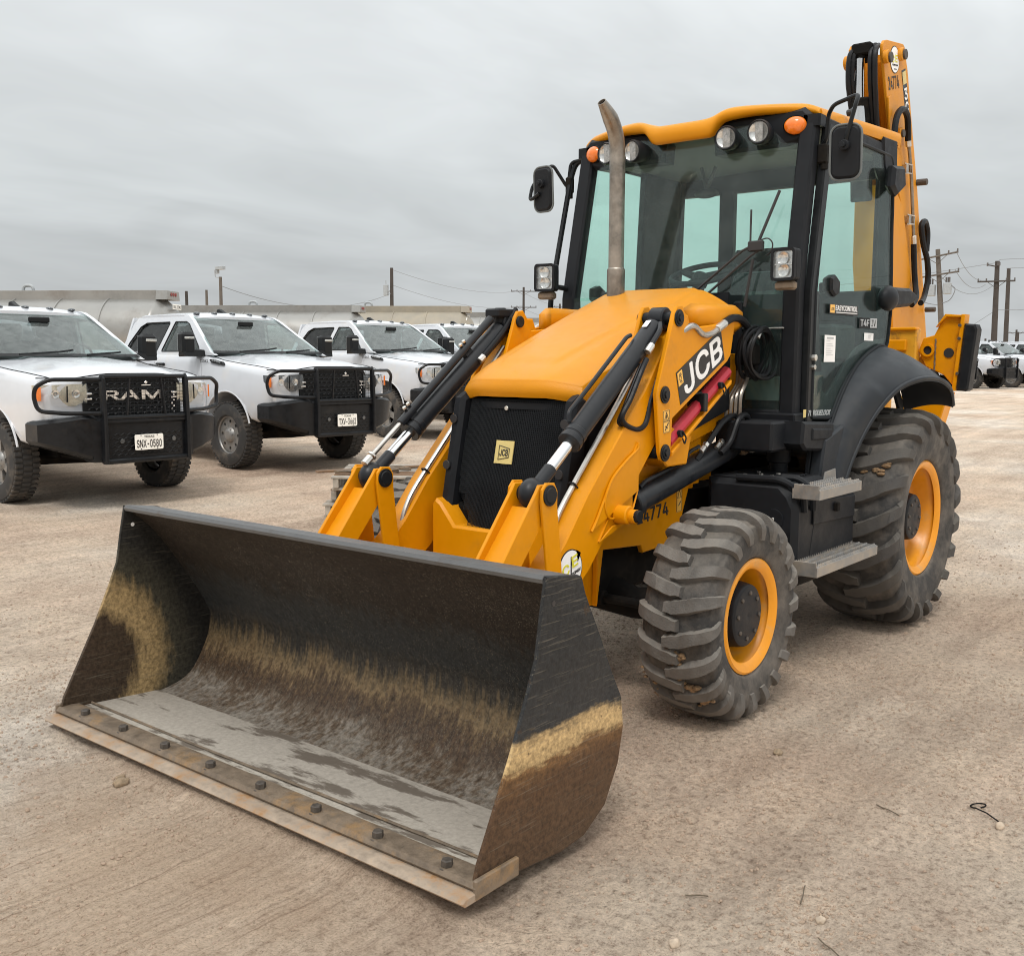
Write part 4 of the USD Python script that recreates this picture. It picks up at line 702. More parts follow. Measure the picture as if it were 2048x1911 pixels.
for s in (1, -1):
    w = wheel('front_wheel', 2.17, s*.905, .470, .463, .33, .243, .13, .140, 20, .064, .032, .18, 'tyre_tread', s, .10, 'small front wheel with dusty grey bar tread' if s > 0 else None)
    if s > 0:
        g = np.random.default_rng(11); muds = []
        for (th, yy, sz) in ((-.25, .02, .055), (-.62, .05, .07), (-.78, .09, .05), (-1.0, .06, .06), (-.55, -.13, .035), (-.85, -.12, .035), (-1.15, .03, .05)):
            for q in range(16):
                v, f = rock(int(q % 7 + 1), .6, 1); t2 = th + g.normal(0, .05); y2 = yy + g.normal(0, .022); k = sz*g.uniform(.22, .42)
                muds.append((v*k*A([.7, 1, .8]) + A([2.17 + .440*math.cos(t2), .905 + y2, .470 + .440*math.sin(t2)]), f))
        obj('caked_mud', cat(muds), 'caked_mud', w, 50, kind='stuff')
    w = wheel('rear_wheel', 0, s*.872, .658, .630, .49, .330, .165, .137, 20, .088, .042, .30, 'rear_tread', s, .05, 'tall rear wheel with worn dark bar tread' if s > 0 else None)
    if s > 0:
        muds = []
        for (th, yy, sz) in ((.62, .12, .10), (1.18, -.06, .06), (.30, -.18, .05), (.60, .06, .07)):
            for q in range(20):
                v, f = rock(int(q % 7 + 1), .6, 1); t2 = th + g.normal(0, .045); y2 = yy + g.normal(0, .03); k = sz*g.uniform(.22, .40)
                muds.append((v*k*A([.6, 1, .6]) + A([.606*math.cos(t2), .875 + y2, .658 + .606*math.sin(t2)]), f))
        obj('caked_mud', cat(muds), 'caked_mud', w, 50, kind='stuff')

# ---- rear fenders
FA = curve([(-.47, .80, 1.28), (-.30, .80, 1.50), (-.03, .80, 1.665), (.20, .80, 1.635), (.40, .80, 1.555), (.58, .80, 1.425), (.73, .80, 1.262), (.80, .80, 1.15), (.86, .80, 1.0), (.89, .80, .86)], 6)
FB = curve([(-.455, 1.10, 1.315), (-.31, 1.12, 1.42), (-.09, 1.12, 1.478), (.15, 1.09, 1.485), (.33, 1.03, 1.435), (.46, .975, 1.33), (.57, .935, 1.20), (.67, .91, 1.06), (.74, .90, .95), (.79, .89, .86)], 6)
def fend(u, v):
    i = u*(len(FA) - 1); k = min(int(i), len(FA) - 2); t = i - k
    a, b = FA[k]*(1-t) + FA[k+1]*t, FB[k]*(1-t) + FB[k+1]*t
    p = a*(1 - v) + b*v; c = A([0, 0, .645]); d = p - c; d[1] = 0; d /= np.linalg.norm(d) + 1e-9
    return p + d*.035*math.sin(v*math.pi)**.8 + A([0, .03*math.sin(v*math.pi), 0])*(u > .5)
def fend_t(u, v):
    p = A(fend(u, v)); d = A([0, 0, .645]) - p; d[1] = 0; return d/np.linalg.norm(d)*.02
for s in (1, -1):
    m = shell(fend, 55, 14, fend_t); lip = tube([A(fend(u, 1.0)) + A([0, -.004, 0]) for u in np.linspace(0, 1, 50)], .013, 8)
    trim = tube([A(fend(u, 0.0)) + A([0, .004, .006]) for u in np.linspace(.18, .70, 40)], .010, 8)
    k = (lambda q: q) if s > 0 else mirror
    fd = obj('rear_fender', k(cat(m, lip)), 'fender_plastic', BH, 45, label='broad grey-black rear fender' if s > 0 else None)
    obj('fender_trim', k(trim), 'cab_trim', fd)
    obj('inner_panel', k(cat(prism([(-.4, 1.25), (-.1, 1.60), (.3, 1.58), (.62, 1.38), (.80, 1.15), (.90, .86), (.98, .82), (1.02, 1.0), (.98, 1.16), (.74, 1.27), (.5, 1.5), (.2, 1.64), (-.1, 1.66), (-.45, 1.3)], .775, .80, 'xz', .004), prism([(.72, 1.24), (.98, 1.17), (1.03, .98), (1.02, .78), (.80, .78)], .80, .87, 'xz', .012))), 'fender_plastic', fd, 40)

# ---- cab: floor and frame
CAB = UsdGeom.Xform.Define(stage, numbered('/World/backhoe_loader/cab')).GetPrim(); meta(CAB, 'black-framed cab with green-tinted windows')
def pillar(p0, p1, w, d, bev=.012):
    """a post of box section from p0 to p1; w along x, d along y"""
    p0, p1 = A(p0, float), A(p1, float); b = bev
    ring = A([(-w/2 + b, -d/2), (w/2 - b, -d/2), (w/2, -d/2 + b), (w/2, d/2 - b), (w/2 - b, d/2), (-w/2 + b, d/2), (-w/2, d/2 - b), (-w/2, -d/2 + b)])
    V = np.vstack([np.c_[ring[:, 0] + q[0], ring[:, 1] + q[1], np.full(8, q[2])] for q in (p0, p1)])
    F = [];
    for j in range(8): j2 = (j + 1) % 8; F += [[j, j2, 8 + j2], [j, 8 + j2, 8 + j]]
    F += [[0, j + 1, j] for j in range(1, 7)] + [[8, 8 + j, 8 + j + 1] for j in range(1, 7)]
    return outward(V, A(F))
for s in (1, -1):
    obj('front_pillar', cat(pillar((1.10, s*.715, 1.24), (1.10, s*.715, 1.95), .085, .09), pillar((1.10, s*.715, 1.95), (.93, s*.700, 2.83), .085, .09)), 'black_plastic', CAB, 35)
    obj('door_frame', cat(pillar((1.02, s*.772, 1.26), (1.02, s*.772, 1.95), .075, .045, .008), pillar((1.02, s*.772, 1.95), (.845, s*.765, 2.82), .075, .045, .008)), 'black_paint', CAB, 35)
    obj('rear_pillar', cat(pillar((-.16, s*.735, 1.62), (-.17, s*.715, 2.86), .07, .07)), 'cab_trim', CAB, 35)
    if s < 0:
        obj('door_post', prism([(.36, 1.62), (.34, 2.2), (.30, 2.80), (-.24, 2.82), (-.20, 2.62), (-.10, 2.35), (-.05, 2.1), (-.04, 1.62)], s*.745, s*.69, 'xz', .012), 'cab_trim', CAB, 35)
    obj('roof_rail', cat(pillar((.93, s*.72, 2.80), (.93, s*.72, 2.86), .09, .10), box(-.18, .95, s*.68, s*.765, 2.80, 2.865, .012)), 'black_plastic', CAB)
    obj('cab_skirt', cat(prism([(1.24, 1.275), (.84, 1.255), (.83, 1.12), (.90, 1.10), (1.21, 1.125), (1.255, 1.16)], s*.74, s*.86, 'xz', .014), prism([(1.14, 1.235), (.88, 1.222), (.88, 1.165), (1.14, 1.175)], s*.855, s*.868, 'xz', .006), box(.85, 1.40, s*.44, s*.76, 1.12, 1.275, .012), box(1.02, 1.18, s*.40, s*.78, 1.26, 1.31, .008)), 'black_plastic', CAB, 35)
    obj('front_corner_frame', cat(box(1.105, 1.165, s*.40, s*.45, 1.27, 1.90, .01), box(1.105, 1.16, s*.44, s*.68, 1.27, 1.325, .01)), 'black_plastic', CAB)
    obj('corner_bar', box(1.135, 1.15, s*.45, s*.69, 1.748, 1.758, .003), 'steel_tube', CAB)
    obj('quarter_glass', shell(lambda u, v: (1.128, s*(.44 + .25*v), 1.31 + .64*u), 2, 2, (.005, 0, 0)), 'cab_glass', CAB, False)
    # door glass: follows the fender's arc at its lower rear edge
    dg = [(1.00, 1.285), (.735, 1.272), (.62, 1.40), (.50, 1.495), (.36, 1.575), (.16, 1.645), (-.10, 1.665), (-.14, 1.90), (-.13, 2.3), (-.14, 2.72), (-.10, 2.80), (.82, 2.80), (1.00, 1.95)]
    gl = prism(dg, 0, .005, 'xz', 0); gl = (gl[0]*A([1, s, 1]) + A([0, s*.788, 0]) - np.c_[0*gl[0][:, 0], s*np.maximum(0, gl[0][:, 2] - 1.9)*.028, 0*gl[0][:, 0]], gl[1])
    DG = obj('door_glass', gl, 'cab_glass', CAB, False)
    edge = [(x, s*(.793 - max(0, z - 1.9)*.028), z) for x, z in dg]
    obj('glass_seal', tube(bend(edge + [edge[0]], .05), .011, 7), 'cab_trim', CAB, 40)
    fr = [(1.00, 1.285), (.735, 1.272), (.62, 1.40), (.50, 1.495), (.36, 1.575), (.16, 1.645), (-.10, 1.665), (-.10, 1.72), (.18, 1.70), (.36, 1.66), (.54, 1.56), (.66, 1.47), (.78, 1.40), (.84, 1.42), (.845, 1.50), (.88, 1.60), (.91, 1.72), (.93, 1.95), (1.00, 1.95)]
    obj('door_lower_frame', prism(fr, s*.765, s*.784, 'xz', .003), 'black_plastic', CAB, 35)
    obj('door_hinge', cat(prism([(.05, 2.72), (-.13, 2.74), (-.16, 2.62), (-.02, 2.55), (.07, 2.60)], s*.79, s*.85, 'xz', .02)), 'black_plastic', CAB, 40)
    obj('grab_handle', cat(ball((.02, s*.83, 1.955), (.10, .055, .075)), prism([(.02, 2.02), (-.30, 2.03), (-.42, 2.0), (-.44, 1.965), (-.30, 1.92), (.02, 1.895)], s*.80, s*.865, 'xz', .02)), 'black_plastic', CAB, 40)
    obj('door_latch', cat(prism([(.80, 2.03), (.74, 2.05), (.68, 2.02), (.68, 1.95), (.74, 1.93), (.80, 1.96)], s*.74, s*.80, 'xz', .012), box(.685, .745, s*.70, s*.745, 1.955, 2.01, .006)), 'black_plastic', CAB, 35)
    obj('hinge_bolt', cat(cyl((1.01, s*.79, 1.60), (1.01, s*.815, 1.60), .018, 10), cyl((1.01, s*.79, 1.55), (1.01, s*.812, 1.55), .014, 10)), 'zinc', CAB)
# windscreen: gently bowed
def screen(u, v):
    t = 2*v - 1; z = 1.93 + .92*u; x = 1.205 - .075*t*t - .035*abs(t)**6 - .21*u + .02*u*t*t
    return x, (.70 - .0*u)*t, z
WS_ = obj('windscreen', shell(screen, 14, 30, (.005, 0, 0)), 'cab_glass', CAB, 60)
obj('windscreen_sill', cat(shell(lambda u, v: (lambda p: (p[0] + .008, p[1], p[2] - .06 + .075*u))(screen(0, .18 + .60*v)), 3, 30, (.014, 0, 0))), 'black_plastic', CAB, 50)
obj('dash_panel', shell(lambda u, v: (lambda p: (p[0] - .01 - .10*u, p[1]*.98, p[2] - .04 - .02*u))(screen(0, .20 + .56*v)), 4, 30, (0, 0, -.06)), 'cab_trim', CAB, 40)
obj('rear_frame', cat(box(-.26, -.20, -.72, .72, 1.60, 2.02, .01), box(-.26, -.20, -.72, .72, 2.70, 2.86, .01), box(-.26, -.20, -.425, -.315, 2.0, 2.75, .01), box(-.26, -.20, .64, .74, 2.0, 2.75, .01)), 'cab_trim', CAB)
obj('rear_glass', cat(box(-.24, -.235, -.72, -.42, 2.02, 2.70, 0), box(-.24, -.235, -.32, .64, 2.02, 2.70, 0)), 'cab_glass', CAB, False)
obj('floor_pan', cat(box(-.24, 1.12, -.74, .74, 1.20, 1.26, .01), box(-.22, .42, -.76, .76, 1.26, 1.58, .02), box(1.05, 1.11, -.44, .44, 1.2, 1.95, .01)), 'cab_trim', CAB)
# roof
def roof(u, v):
    """u from the rear to the front, v across"""
    t = 2*v - 1; a = abs(t)
    xf_ = 1.065 - .165*a**2.2; x = -.24 + (xf_ + .24)*u; y = .765*t*(1 - .03*u)
    pod = 1/(1 + math.exp((.30 - a)*28))
    z = 3.0 - .055*max(0, u) - .022*a**3 - .050*(1 - pod)*u**2 - .022*(max(0, a - .88)/.12)**2
    return x, y, z
def brow(v):                       # underside of the front lip: low in the middle, arched over the two lamp pods
    a = abs(2*v - 1); pod = 1/(1 + math.exp((.285 - a)*60)); arch = math.sin(min(1, max(0, (a - .25)/.75))*math.pi)**.5 if a > .25 else 0
    return 2.800 + pod*(.055 + .035*arch)
def lip(u, v):
    p = roof(1, v); return p[0] + .022*math.sin(u*math.pi)**.7, p[1], p[2] + (brow(v) - p[2])*u
def sidelip(s):
    def f(u, v):
        p = roof(v, .5 + .5*s); zb = 2.885 - .042*v - .015*max(0, v - .7)/.3
        return p[0], p[1] + s*.010*math.sin(u*math.pi)**.7, p[2] + (zb - p[2])*u
    return f
def rearlip(u, v): p = roof(0, v); return p[0] - .02*math.sin(u*math.pi), p[1], p[2] + (2.87 - p[2])*u
RF = obj('roof', cat(shell(roof, 40, 90, (0, 0, -.02)), shell(lip, 8, 90, (-.03, 0, 0)), shell(sidelip(1), 8, 40, (0, -.03, 0)), shell(sidelip(-1), 8, 40, (0, .03, 0)), shell(rearlip, 5, 30, (.03, 0, 0))), 'yellow_roof', BH, 42, label='yellow moulded cab roof')
obj('roof_lining', shell(lambda u, v: (-.2 + 1.10*u, -.70 + 1.4*v, 2.80 + .03*math.sin(v*3.14)), 6, 12, (0, 0, .02)), 'headliner', RF, 40)
for k in both(prism([(.06, 2.90), (-.19, 2.91), (-.20, 2.70), (-.05, 2.66), (.02, 2.72)], .70, .775, 'xz', .015)): obj('rear_corner_moulding', k, 'black_plastic', RF, 40)
obj('roof_plug', cyl((.60, .765, 2.925), (.60, .792, 2.928), .018, 10), 'ink', RF)
for s in (1, -1):
    HS = obj('lamp_housing', prism([(s*.16, 2.715), (s*.60, 2.715), (s*.715, 2.745), (s*.725, 2.86), (s*.68, 2.905), (s*.22, 2.895), (s*.15, 2.82)], .84, .975, 'yz', .02), 'black_plastic', RF, 35)
    for yy, xx, zz in ((.295, 1.075, 2.774), (.48, 1.065, 2.784)):
        dr = A([1, s*.12, -.05]); dr = dr/np.linalg.norm(dr); c = A([xx, s*yy, zz])
        lp = obj('roof_lamp', lathe([(-.10, .045), (-.02, .062), (.02, .065), (.034, .059), (.030, .053)], c, dr, 28), 'black_plastic', RF, 40)
        obj('lamp_reflector', lathe([(.002, 0), (.003, .02), (.012, .045), (.022, .054)], c, dr, 24), 'lamp_reflector', RF, 40)
        obj('lamp_bar', cat(prism(np.c_[.02*np.cos(np.linspace(0, 6.28, 13)[:-1]), .055*np.sin(np.linspace(0, 6.28, 13)[:-1])], 0, .006, 'yz', .002)), 'lamp_lens_ring', RF, 40) if False else None
        b = xf(prism([(-.020, -.050), (.020, -.050), (.022, .050), (-.022, .050)], .014, .020, 'yz', .002), None, (0, 0, 0))
        x_, y_, z_ = dr, np.cross([0, 0, 1.], dr), None; y_ /= np.linalg.norm(y_); z_ = np.cross(x_, y_)
        obj('lamp_diffuser', (b[0] @ A([x_, y_, z_]) + c, b[1]), 'lamp_lens_ring', RF)
        obj('lamp_lens', lathe([(.030, .055), (.036, .040), (.039, .02), (.040, 0)], c, dr, 24), 'lens_clear', RF, True)
    c = A([.985, s*.642, 2.812]); dr = A([1, s*.35, -.02]); dr /= np.linalg.norm(dr)
    sq = lambda m: (np.asarray(m[0])*[1, 1, .78] + [0, 0, c[2]*.22], m[1])
    obj('turn_lamp', sq(lathe([(-.04, .045), (-.02, .058), (0, .060), (.012, .056), (.026, .041), (.032, .02), (.033, 0)], c, dr, 28)), 'amber_lens', RF, 40)
    obj('lamp_bezel', sq(lathe([(-.05, .055), (-.01, .066), (.004, .062)], c, dr, 28)), 'black_plastic', RF, 40)
    # mirror on its bent arm, work lamp on its bracket
    MR = obj('mirror', xf(prism(_inset(list(rrect(-.076, .076, -.133, .133, .045).exterior.coords)[:-1], 0), -.03, .012, 'yz', .016), rotz(s*.10) @ roty(.05), (1.075, s*.955, 2.625)), 'black_plastic', BH, 40)
    obj('mirror_rim', tube([A([1.085, s*.955, 2.625]) + rotz(s*.10) @ roty(.05) @ A([-.012, y, z]) for y, z in list(rrect(-.078, .078, -.135, .135, .047).exterior.coords)[:-1]], .006, 6, closed=True), 'console_grey', MR)
    if s > 0:
        arm = [(.90, .745, 2.70), (.925, .79, 2.73), (.94, .80, 2.85), (1.02, .86, 2.88), (1.05, 1.00, 2.905), (1.09, 1.005, 2.86), (1.095, .965, 2.70), (1.09, .957, 2.665)]
    else:
        arm = [(.90, -.745, 2.81), (.92, -.86, 2.80), (.925, -.875, 2.64), (.99, -.95, 2.79), (1.05, -1.06, 2.66), (1.09, -1.05, 2.56), (1.095, -.97, 2.60)]
        obj('handrail', tube(bend([(.90, -.72, 2.80), (.90, -.83, 2.805), (.918, -.86, 2.70), (1.06, -.86, 2.17), (1.115, -.86, 1.95), (1.12, -.86, 1.78)], .07), .017, 10), 'black_paint', BH)
    obj('mirror_arm', tube(bend(arm, .035), .011, 8), 'black_paint', MR)
    obj('arm_clamp', cat(box(.895, .945, s*.745 if s > 0 else -.885, s*.80 if s > 0 else -.845, 2.61, 2.71, .008), cyl((.92, s*.78 if s > 0 else -.865, 2.58), (.92, s*.78 if s > 0 else -.865, 2.62), .02, 8)), 'dark_iron', MR)
    obj('mirror_knob', cat(cyl((1.085, s*.957, 2.655), (1.115, s*.957, 2.655), .026, 12), cyl((1.11, s*.957, 2.655), (1.13, s*.957, 2.655), .012, 8)), 'black_plastic', MR)
    c = A([1.30, s*.755, 2.065]); Rz = rotz(s*-.10 if s > 0 else .16)*.84
    WL = obj('work_lamp', xf(cat(prism(list(rrect(-.078, .078, -.095, .095, .022).exterior.coords)[:-1], -.05, .012, 'yz', .01), prism(list(rrect(-.062, .062, -.075, .075, .02).exterior.coords)[:-1], -.085, -.045, 'yz', .012)), Rz, c), 'black_plastic', BH, 40)
    obj('lamp_reflector', xf(shell(lambda u, v: (.0135 - 0*.02, -.062 + .124*v, -.078 + .156*u), 2, 2, (.002, 0, 0)), Rz, c), 'lamp_reflector', WL, False)
    obj('lamp_cup', xf(cat(*[lathe([(.0165, 0), (.017, .02), (.024, .036), (.026, .038)], (0, y, z), (1, 0, 0), 18) for y, z in ((-.002, .036), (.004, -.036))], box(.015, .024, -.06, .06, -.004, .004, .001)), Rz, c), 'lamp_reflector', WL, 40)
    obj('lamp_lens', xf(prism(list(rrect(-.064, .064, -.08, .08, .012).exterior.coords)[:-1], .026, .031, 'yz', .002), Rz, c), 'lens_clear', WL, 40)
    obj('lamp_bezel', xf(extr(rrect(-.080, .080, -.097, .097, .024).difference(rrect(-.064, .064, -.080, .080, .014)), .01, .034, 'yz'), Rz, c), 'black_plastic', WL, 40)
    obj('lamp_base', xf(cat(box(-.05, .02, -.062, .062, -.150, -.098, .012)), Rz, c), 'edge_brown', WL)
    obj('lamp_bracket', tube(bend([c + A([-.03, 0, -.05]), c + A([-.10, -s*.02, -.05]), (1.13, s*.73, 2.01)], .02), .016, 8), 'black_paint', WL)
# wiper, steering wheel, seat
WPR = obj('wiper', cat(tube([(1.24, .20, 1.945), (1.215, .47, 2.155), (1.20, .53, 2.185)], .007, 6), tube([(1.245, .28, 1.93), (1.21, .52, 2.13), (1.19, .57, 2.165)], .007, 6), box(1.185, 1.215, .50, .585, 2.15, 2.205, .006)), 'ink', CAB)
obj('wiper_blade', cat(tube([(1.195, .55, 2.19), (1.135, .635, 2.46)], .009, 6), tube([(1.215, .535, 2.11), (1.225, .50, 1.865)], .009, 6), tube([(1.21, .515, 2.15), (1.17, .495, 2.37)], .006, 6)), 'ink', CAB)
obj('washer_hose', tube(curve([(1.205, .55, 2.20), (1.19, .60, 2.215), (1.18, .625, 2.19), (1.18, .62, 2.15), (1.17, .59, 2.13)], 6), .004, 6), 'ink', CAB)
sw = lambda a, r=.19: A([.80, 0.02, 2.085]) + r*(math.cos(a)*A([0, 1., 0]) + math.sin(a)*A([-.93, 0, .36]))
obj('steering_wheel', cat(tube([sw(a) for a in np.linspace(0, 6.283, 40, endpoint=False)], .017, 8, closed=True), *[tube([sw(a, .17), A([.82, .02, 2.055]), ], [.016, .03], 8) for a in (.3, 2.84, 4.71)], cyl((.82, .02, 2.07), (.86, .02, 2.02), .05, 14), cyl((.84, .02, 2.05), (.98, .02, 1.70), .035, 12), box(.90, 1.10, -.16, .20, 1.26, 1.86, .03)), 'cab_trim', CAB, 40)
obj('seat', cat(box(-.05, .42, -.24, .26, 1.56, 1.74, .04), prism([(-.10, 1.70), (.06, 1.70), (-.02, 2.30), (-.12, 2.30)], -.22, .24, 'xz', .03), box(.0, .34, .30, .38, 1.88, 1.95, .02), box(-.05, .30, .34, .62, 1.58, 1.80, .02)), 'seat_cloth', CAB, 40)
obj('side_console', cat(prism([(.95, 1.27), (1.06, 1.27), (1.06, 1.93), (.98, 2.06), (.82, 2.08), (.74, 1.9)], .30, .66, 'xz', .02), box(.45, .90, .50, .70, 1.27, 1.62, .02)), 'cab_trim', CAB, 40)
obj('console_label', cat(box(1.062, 1.068, .44, .64, 1.37, 1.50, .002)), 'console_grey', CAB)
obj('cab_fan', cat(ball((.05, -.55, 2.02), (.05, .05, .07)), tube([(.05, -.55, 2.02), (.05, -.64, 2.02), (.05, -.66, 2.10)], .012, 6)), 'ink', CAB)
obj('interior_mirror', cat(ball((.35, -.22, 2.62), (.03, .085, .03)), tube([(.35, -.22, 2.64), (.35, -.16, 2.78)], .012, 6), tube([(.35, -.22, 2.64), (.35, -.26, 2.78)], .012, 6)), 'ink', CAB)
# stickers on the door glass
def gy(z): return .7945 - max(0, z - 1.9)*.028
def door_decal(name, x0, x1, z0, z1, mat): return obj(name, decal((x0, gy(z0), z0), (x1 - x0, 0, 0), (0, gy(z1) - gy(z0), z1 - z0), .001), mat, CAB, False)
EC = door_decal('door_sticker', .812, .402, 1.838, 1.892, 'sticker_black')
o, u, v = A([.812, .7958, 1.838]), A([-.41, 0, .004]), A([0, 0, .054])
obj('sticker_emblem', decal(o, u, v, .001, (.02, .17, .1, .9)), 'sticker_yellow', EC, False)
obj('emblem_print', text('JCB', o, u, v, (.045, .145, .35, .62), .0016), 'ink', EC, False)
obj('sticker_lettering', cat(text('EASYCONTROL', o, u, v, (.20, .97, .34, .88), .0012), decal(o, u, v, .001, (.22, .97, .12, .20))), 'sticker_white', EC, False)
T4 = door_decal('door_sticker', .373, .09, 1.772, 1.832, 'cab_trim')
o, u, v = A([.373, .7958, 1.772]), A([-.283, 0, .004]), A([0, 0, .06])
obj('sticker_lettering', cat(text('T4F', o, u, v, (.06, .54, .18, .82), .0012), decal(o, u, v, .001, (.60, .98, .04, .96))), 'sticker_grey', T4, False)
obj('sticker_numeral', text('IV', o, u, v, (.66, .92, .18, .82), .002, False), 'ink', T4, False)
PS = door_decal('paper_notice', .862, .712, 1.578, 1.722, 'sticker_white')
o, u, v = A([.862, .7958, 1.578]), A([-.15, 0, 0]), A([0, 0, .144])
obj('notice_print', cat(decal(o, u, v, .0008, (.2, .8, .86, .93)), *[decal(o, u, v, .0008, (.16, w, z, z + .012)) for w, z in ((.5, .78), (.7, .68), (.8, .60), (.55, .5), (.72, .42), (.66, .34), (.8, .27))]), 'sticker_grey', PS, False)
PN = door_decal('paper_notice', .288, .142, 1.702, 1.746, 'sticker_white')
obj('notice_print', cat(*[decal((.288, .7958, 1.702), (-.146, 0, 0), (0, 0, .044), .0008, (.42, w, z, z + .05)) for w, z in ((.9, .8), (.7, .6), (.75, .45), (.65, .3))]), 'sticker_grey', PN, False)
TQ = obj('sill_lettering', text('TORQUELOCK', (1.06, .796, 1.292), (-.30, 0, -.006), (-.02, 0, .032), (0, 1, 0, 1), .0012), 'sticker_grey', CAB, False)
obj('sill_emblem', decal((1.11, .796, 1.288), (-.035, 0, 0), (0, 0, .042), .001), 'badge_gold', CAB, False)

# ---- hydraulic tank, tool box, steps
TK = obj('fuel_tank', cat(prism([(.45, .50), (.92, .50), (.95, .54), (.95, .86), (.915, .93), (.86, .985), (.45, .985)], .72, 1.50, 'yz', .03)), 'black_plastic', BH, 40, label='black plastic tank with a ribbed top behind the front wheel')
obj('tank_top', cat(*[box(1.10 + .032*k, 1.115 + .032*k, .47, .83, .985, .994, .003) for k in range(12)]), 'black_plastic', TK, kind='stuff')
obj('tank_rail', tube(bend([(1.49, .62, .995), (1.49, .87, 1.0), (1.44, .955, .93), (1.43, .96, .84)], .05), .018, 8), 'black_plastic', TK)
obj('tank_rail', tube(bend([(1.40, .82, 1.0), (1.37, .90, 1.0), (1.35, .97, .93), (1.345, .97, .84)], .05), .018, 8), 'black_plastic', TK)
obj('tank_plug', lathe([(0, .052), (.008, .052), (.009, .046), (.006, .012), (.010, .010), (.010, 0)], (1.50, .83, .80), (1, 0, 0), 24), 'black_plastic', TK)
obj('plug_bolt', cyl((1.508, .83, .80), (1.516, .83, .80), .009, 8), 'zinc', TK)
obj('filler_cap', cat(lathe([(0, .050), (.05, .050), (.055, .062), (.12, .062), (.128, .052), (.13, 0)], (1.07, .65, .99), (0, 0, 1), 28)), 'black_plastic', TK, 35)
obj('filler_neck', cyl((1.07, .65, .975), (1.07, .65, 1.035), .047, 20), 'edge_brown', TK)
obj('tank_bolt', cat(*[cyl((x, y, .985), (x, y, 1.0), .012, 6) for x, y in ((1.36, .60), (1.30, .66), (1.20, .60), (1.22, .72), (1.42, .66), (1.34, .74))]), 'zinc', TK, kind='stuff')
TB = obj('tool_box', cat(prism([(1.32, .885), (.755, .862), (.745, .66), (.80, .56), (1.35, .58), (1.30, .76)], .70, .952, 'xz', .012), prism([(1.315, .882), (.765, .862), (.765, .745), (1.315, .762)], .95, .962, 'xz', .004)), 'black_plastic', BH, 35)
obj('box_latch', cat(box(1.03, 1.065, .96, .985, .805, .85, .004), box(1.0, 1.03, .96, .97, .81, .83, .003)), 'dark_iron', TB)
obj('sump_guard', prism([(.80, .50), (1.42, .50), (1.40, .44), (.90, .44)], .45, .90, 'xz', .01), 'dark_iron', TB)
for (x0, x1, z, y0, y1) in ((.955, 1.50, .935, .93, 1.055), (.735, 1.545, .565, .95, 1.075)):
    n = 4; sp = [box(x0 + .01, x1 - .01, y0 + (y1 - y0)*k/(n - 1) - .004, y0 + (y1 - y0)*k/(n - 1) + .004, z + .012, z + .030, .002) for k in range(n)]
    st = obj('step', cat(prism([(x0, y0), (x1, y0), (x1 - .005, y1 - .03), (x1 - .05, y1 + .012), (x0 + .05, y1 + .012), (x0, y1 - .03)], z - .004, z + .004, 'xy', .001) if False else cat(box(x0, x1, y1 + .002, y1 + .010, z - .022, z + .028, .002), box(x0, x1, y0 - .008, y0, z - .022, z + .028, .002), box(x0, x0 + .008, y0, y1 + .004, z - .02, z + .03, .002), box(x1 - .008, x1, y0, y1 + .004, z - .022, z + .05, .002)), *sp), 'step_alloy', BH, 30, label='serrated alloy step')
    teeth = []
    for k in range(n):
        y = y0 + (y1 - y0)*k/(n - 1)
        for q in range(int((x1 - x0 - .04)/.024)):
            xx = x0 + .02 + q*.024; teeth.append(prism([(xx, z + .029), (xx + .014, z + .029), (xx + .007, z + .041)], y - .004, y + .004, 'xz', 0))
    obj('step_teeth', cat(teeth), 'step_alloy', st, False, kind='stuff')
    obj('step_ear', cat(prism([(x0 + .004, z + .02), (x0 + .17, z + .02), (x0 + .155, z + .075), (x0 + .02, z + .085)], y0 - .008, y0 - .001, 'xz', .001), ), 'step_alloy', st)

# ---- backhoe: kingpost, boom, dipper, stabilisers
BMO = 0.20     # middle of the boom
obj('kingpost', cat(cyl((-1.55, BMO, .75), (-1.55, BMO, 1.80), .13, 24), box(-1.70, -1.30, BMO - .22, BMO + .22, .70, .95, .02), box(-1.75, -1.35, BMO - .2, BMO + .2, 1.55, 1.80, .02)), 'yellow_worn', BH, 35)
obj('rear_frame', cat(box(-1.36, -1.22, -.62, .62, .62, 1.02, .02), box(-1.34, -1.24, .30, .60, 1.56, 1.815, .01), box(-1.3, -.3, -.3, .3, 1.0, 1.5, .02)), 'yellow_worn', BH)
obj('swing_bracket', cat(box(-1.245, -1.215, .395, .535, 1.655, 1.735, .008), box(-1.30, -1.22, .38, .60, 1.80, 1.822, .006)), 'yellow_paint', BH)
BL = [(-1.10, 3.70), (-1.10, 3.755), (-1.125, 3.785), (-1.175, 3.80), (-1.50, 3.845), (-1.535, 3.83), (-1.55, 3.79), (-1.617, 3.686), (-1.782, 3.286), (-1.896, 3.014), (-2.06, 2.50), (-2.22, 2.01), (-2.31, 1.767), (-2.30, 1.66), (-2.2, 1.60), (-2.10, 1.64), (-1.85, 2.20), (-1.60, 2.75), (-1.42, 3.0), (-1.304, 3.245), (-1.215, 3.438)]
BM = obj('boom', cat(prism(BL, BMO + .100, BMO + .122, 'xz', .004), prism(BL, BMO - .122, BMO - .100, 'xz', .004)), 'yellow_boom', BH, 30, label='yellow boom folded upright behind the cab')
obj('boom_web', cat(prism([(-1.60, 2.72), (-1.37, 2.85), (-1.38, 2.3), (-1.5, 1.82), (-2.15, 1.65), (-2.2, 1.72), (-1.86, 2.2)], BMO - .14, BMO + .14, 'xz', .008)), 'yellow_boom', BM, 30)
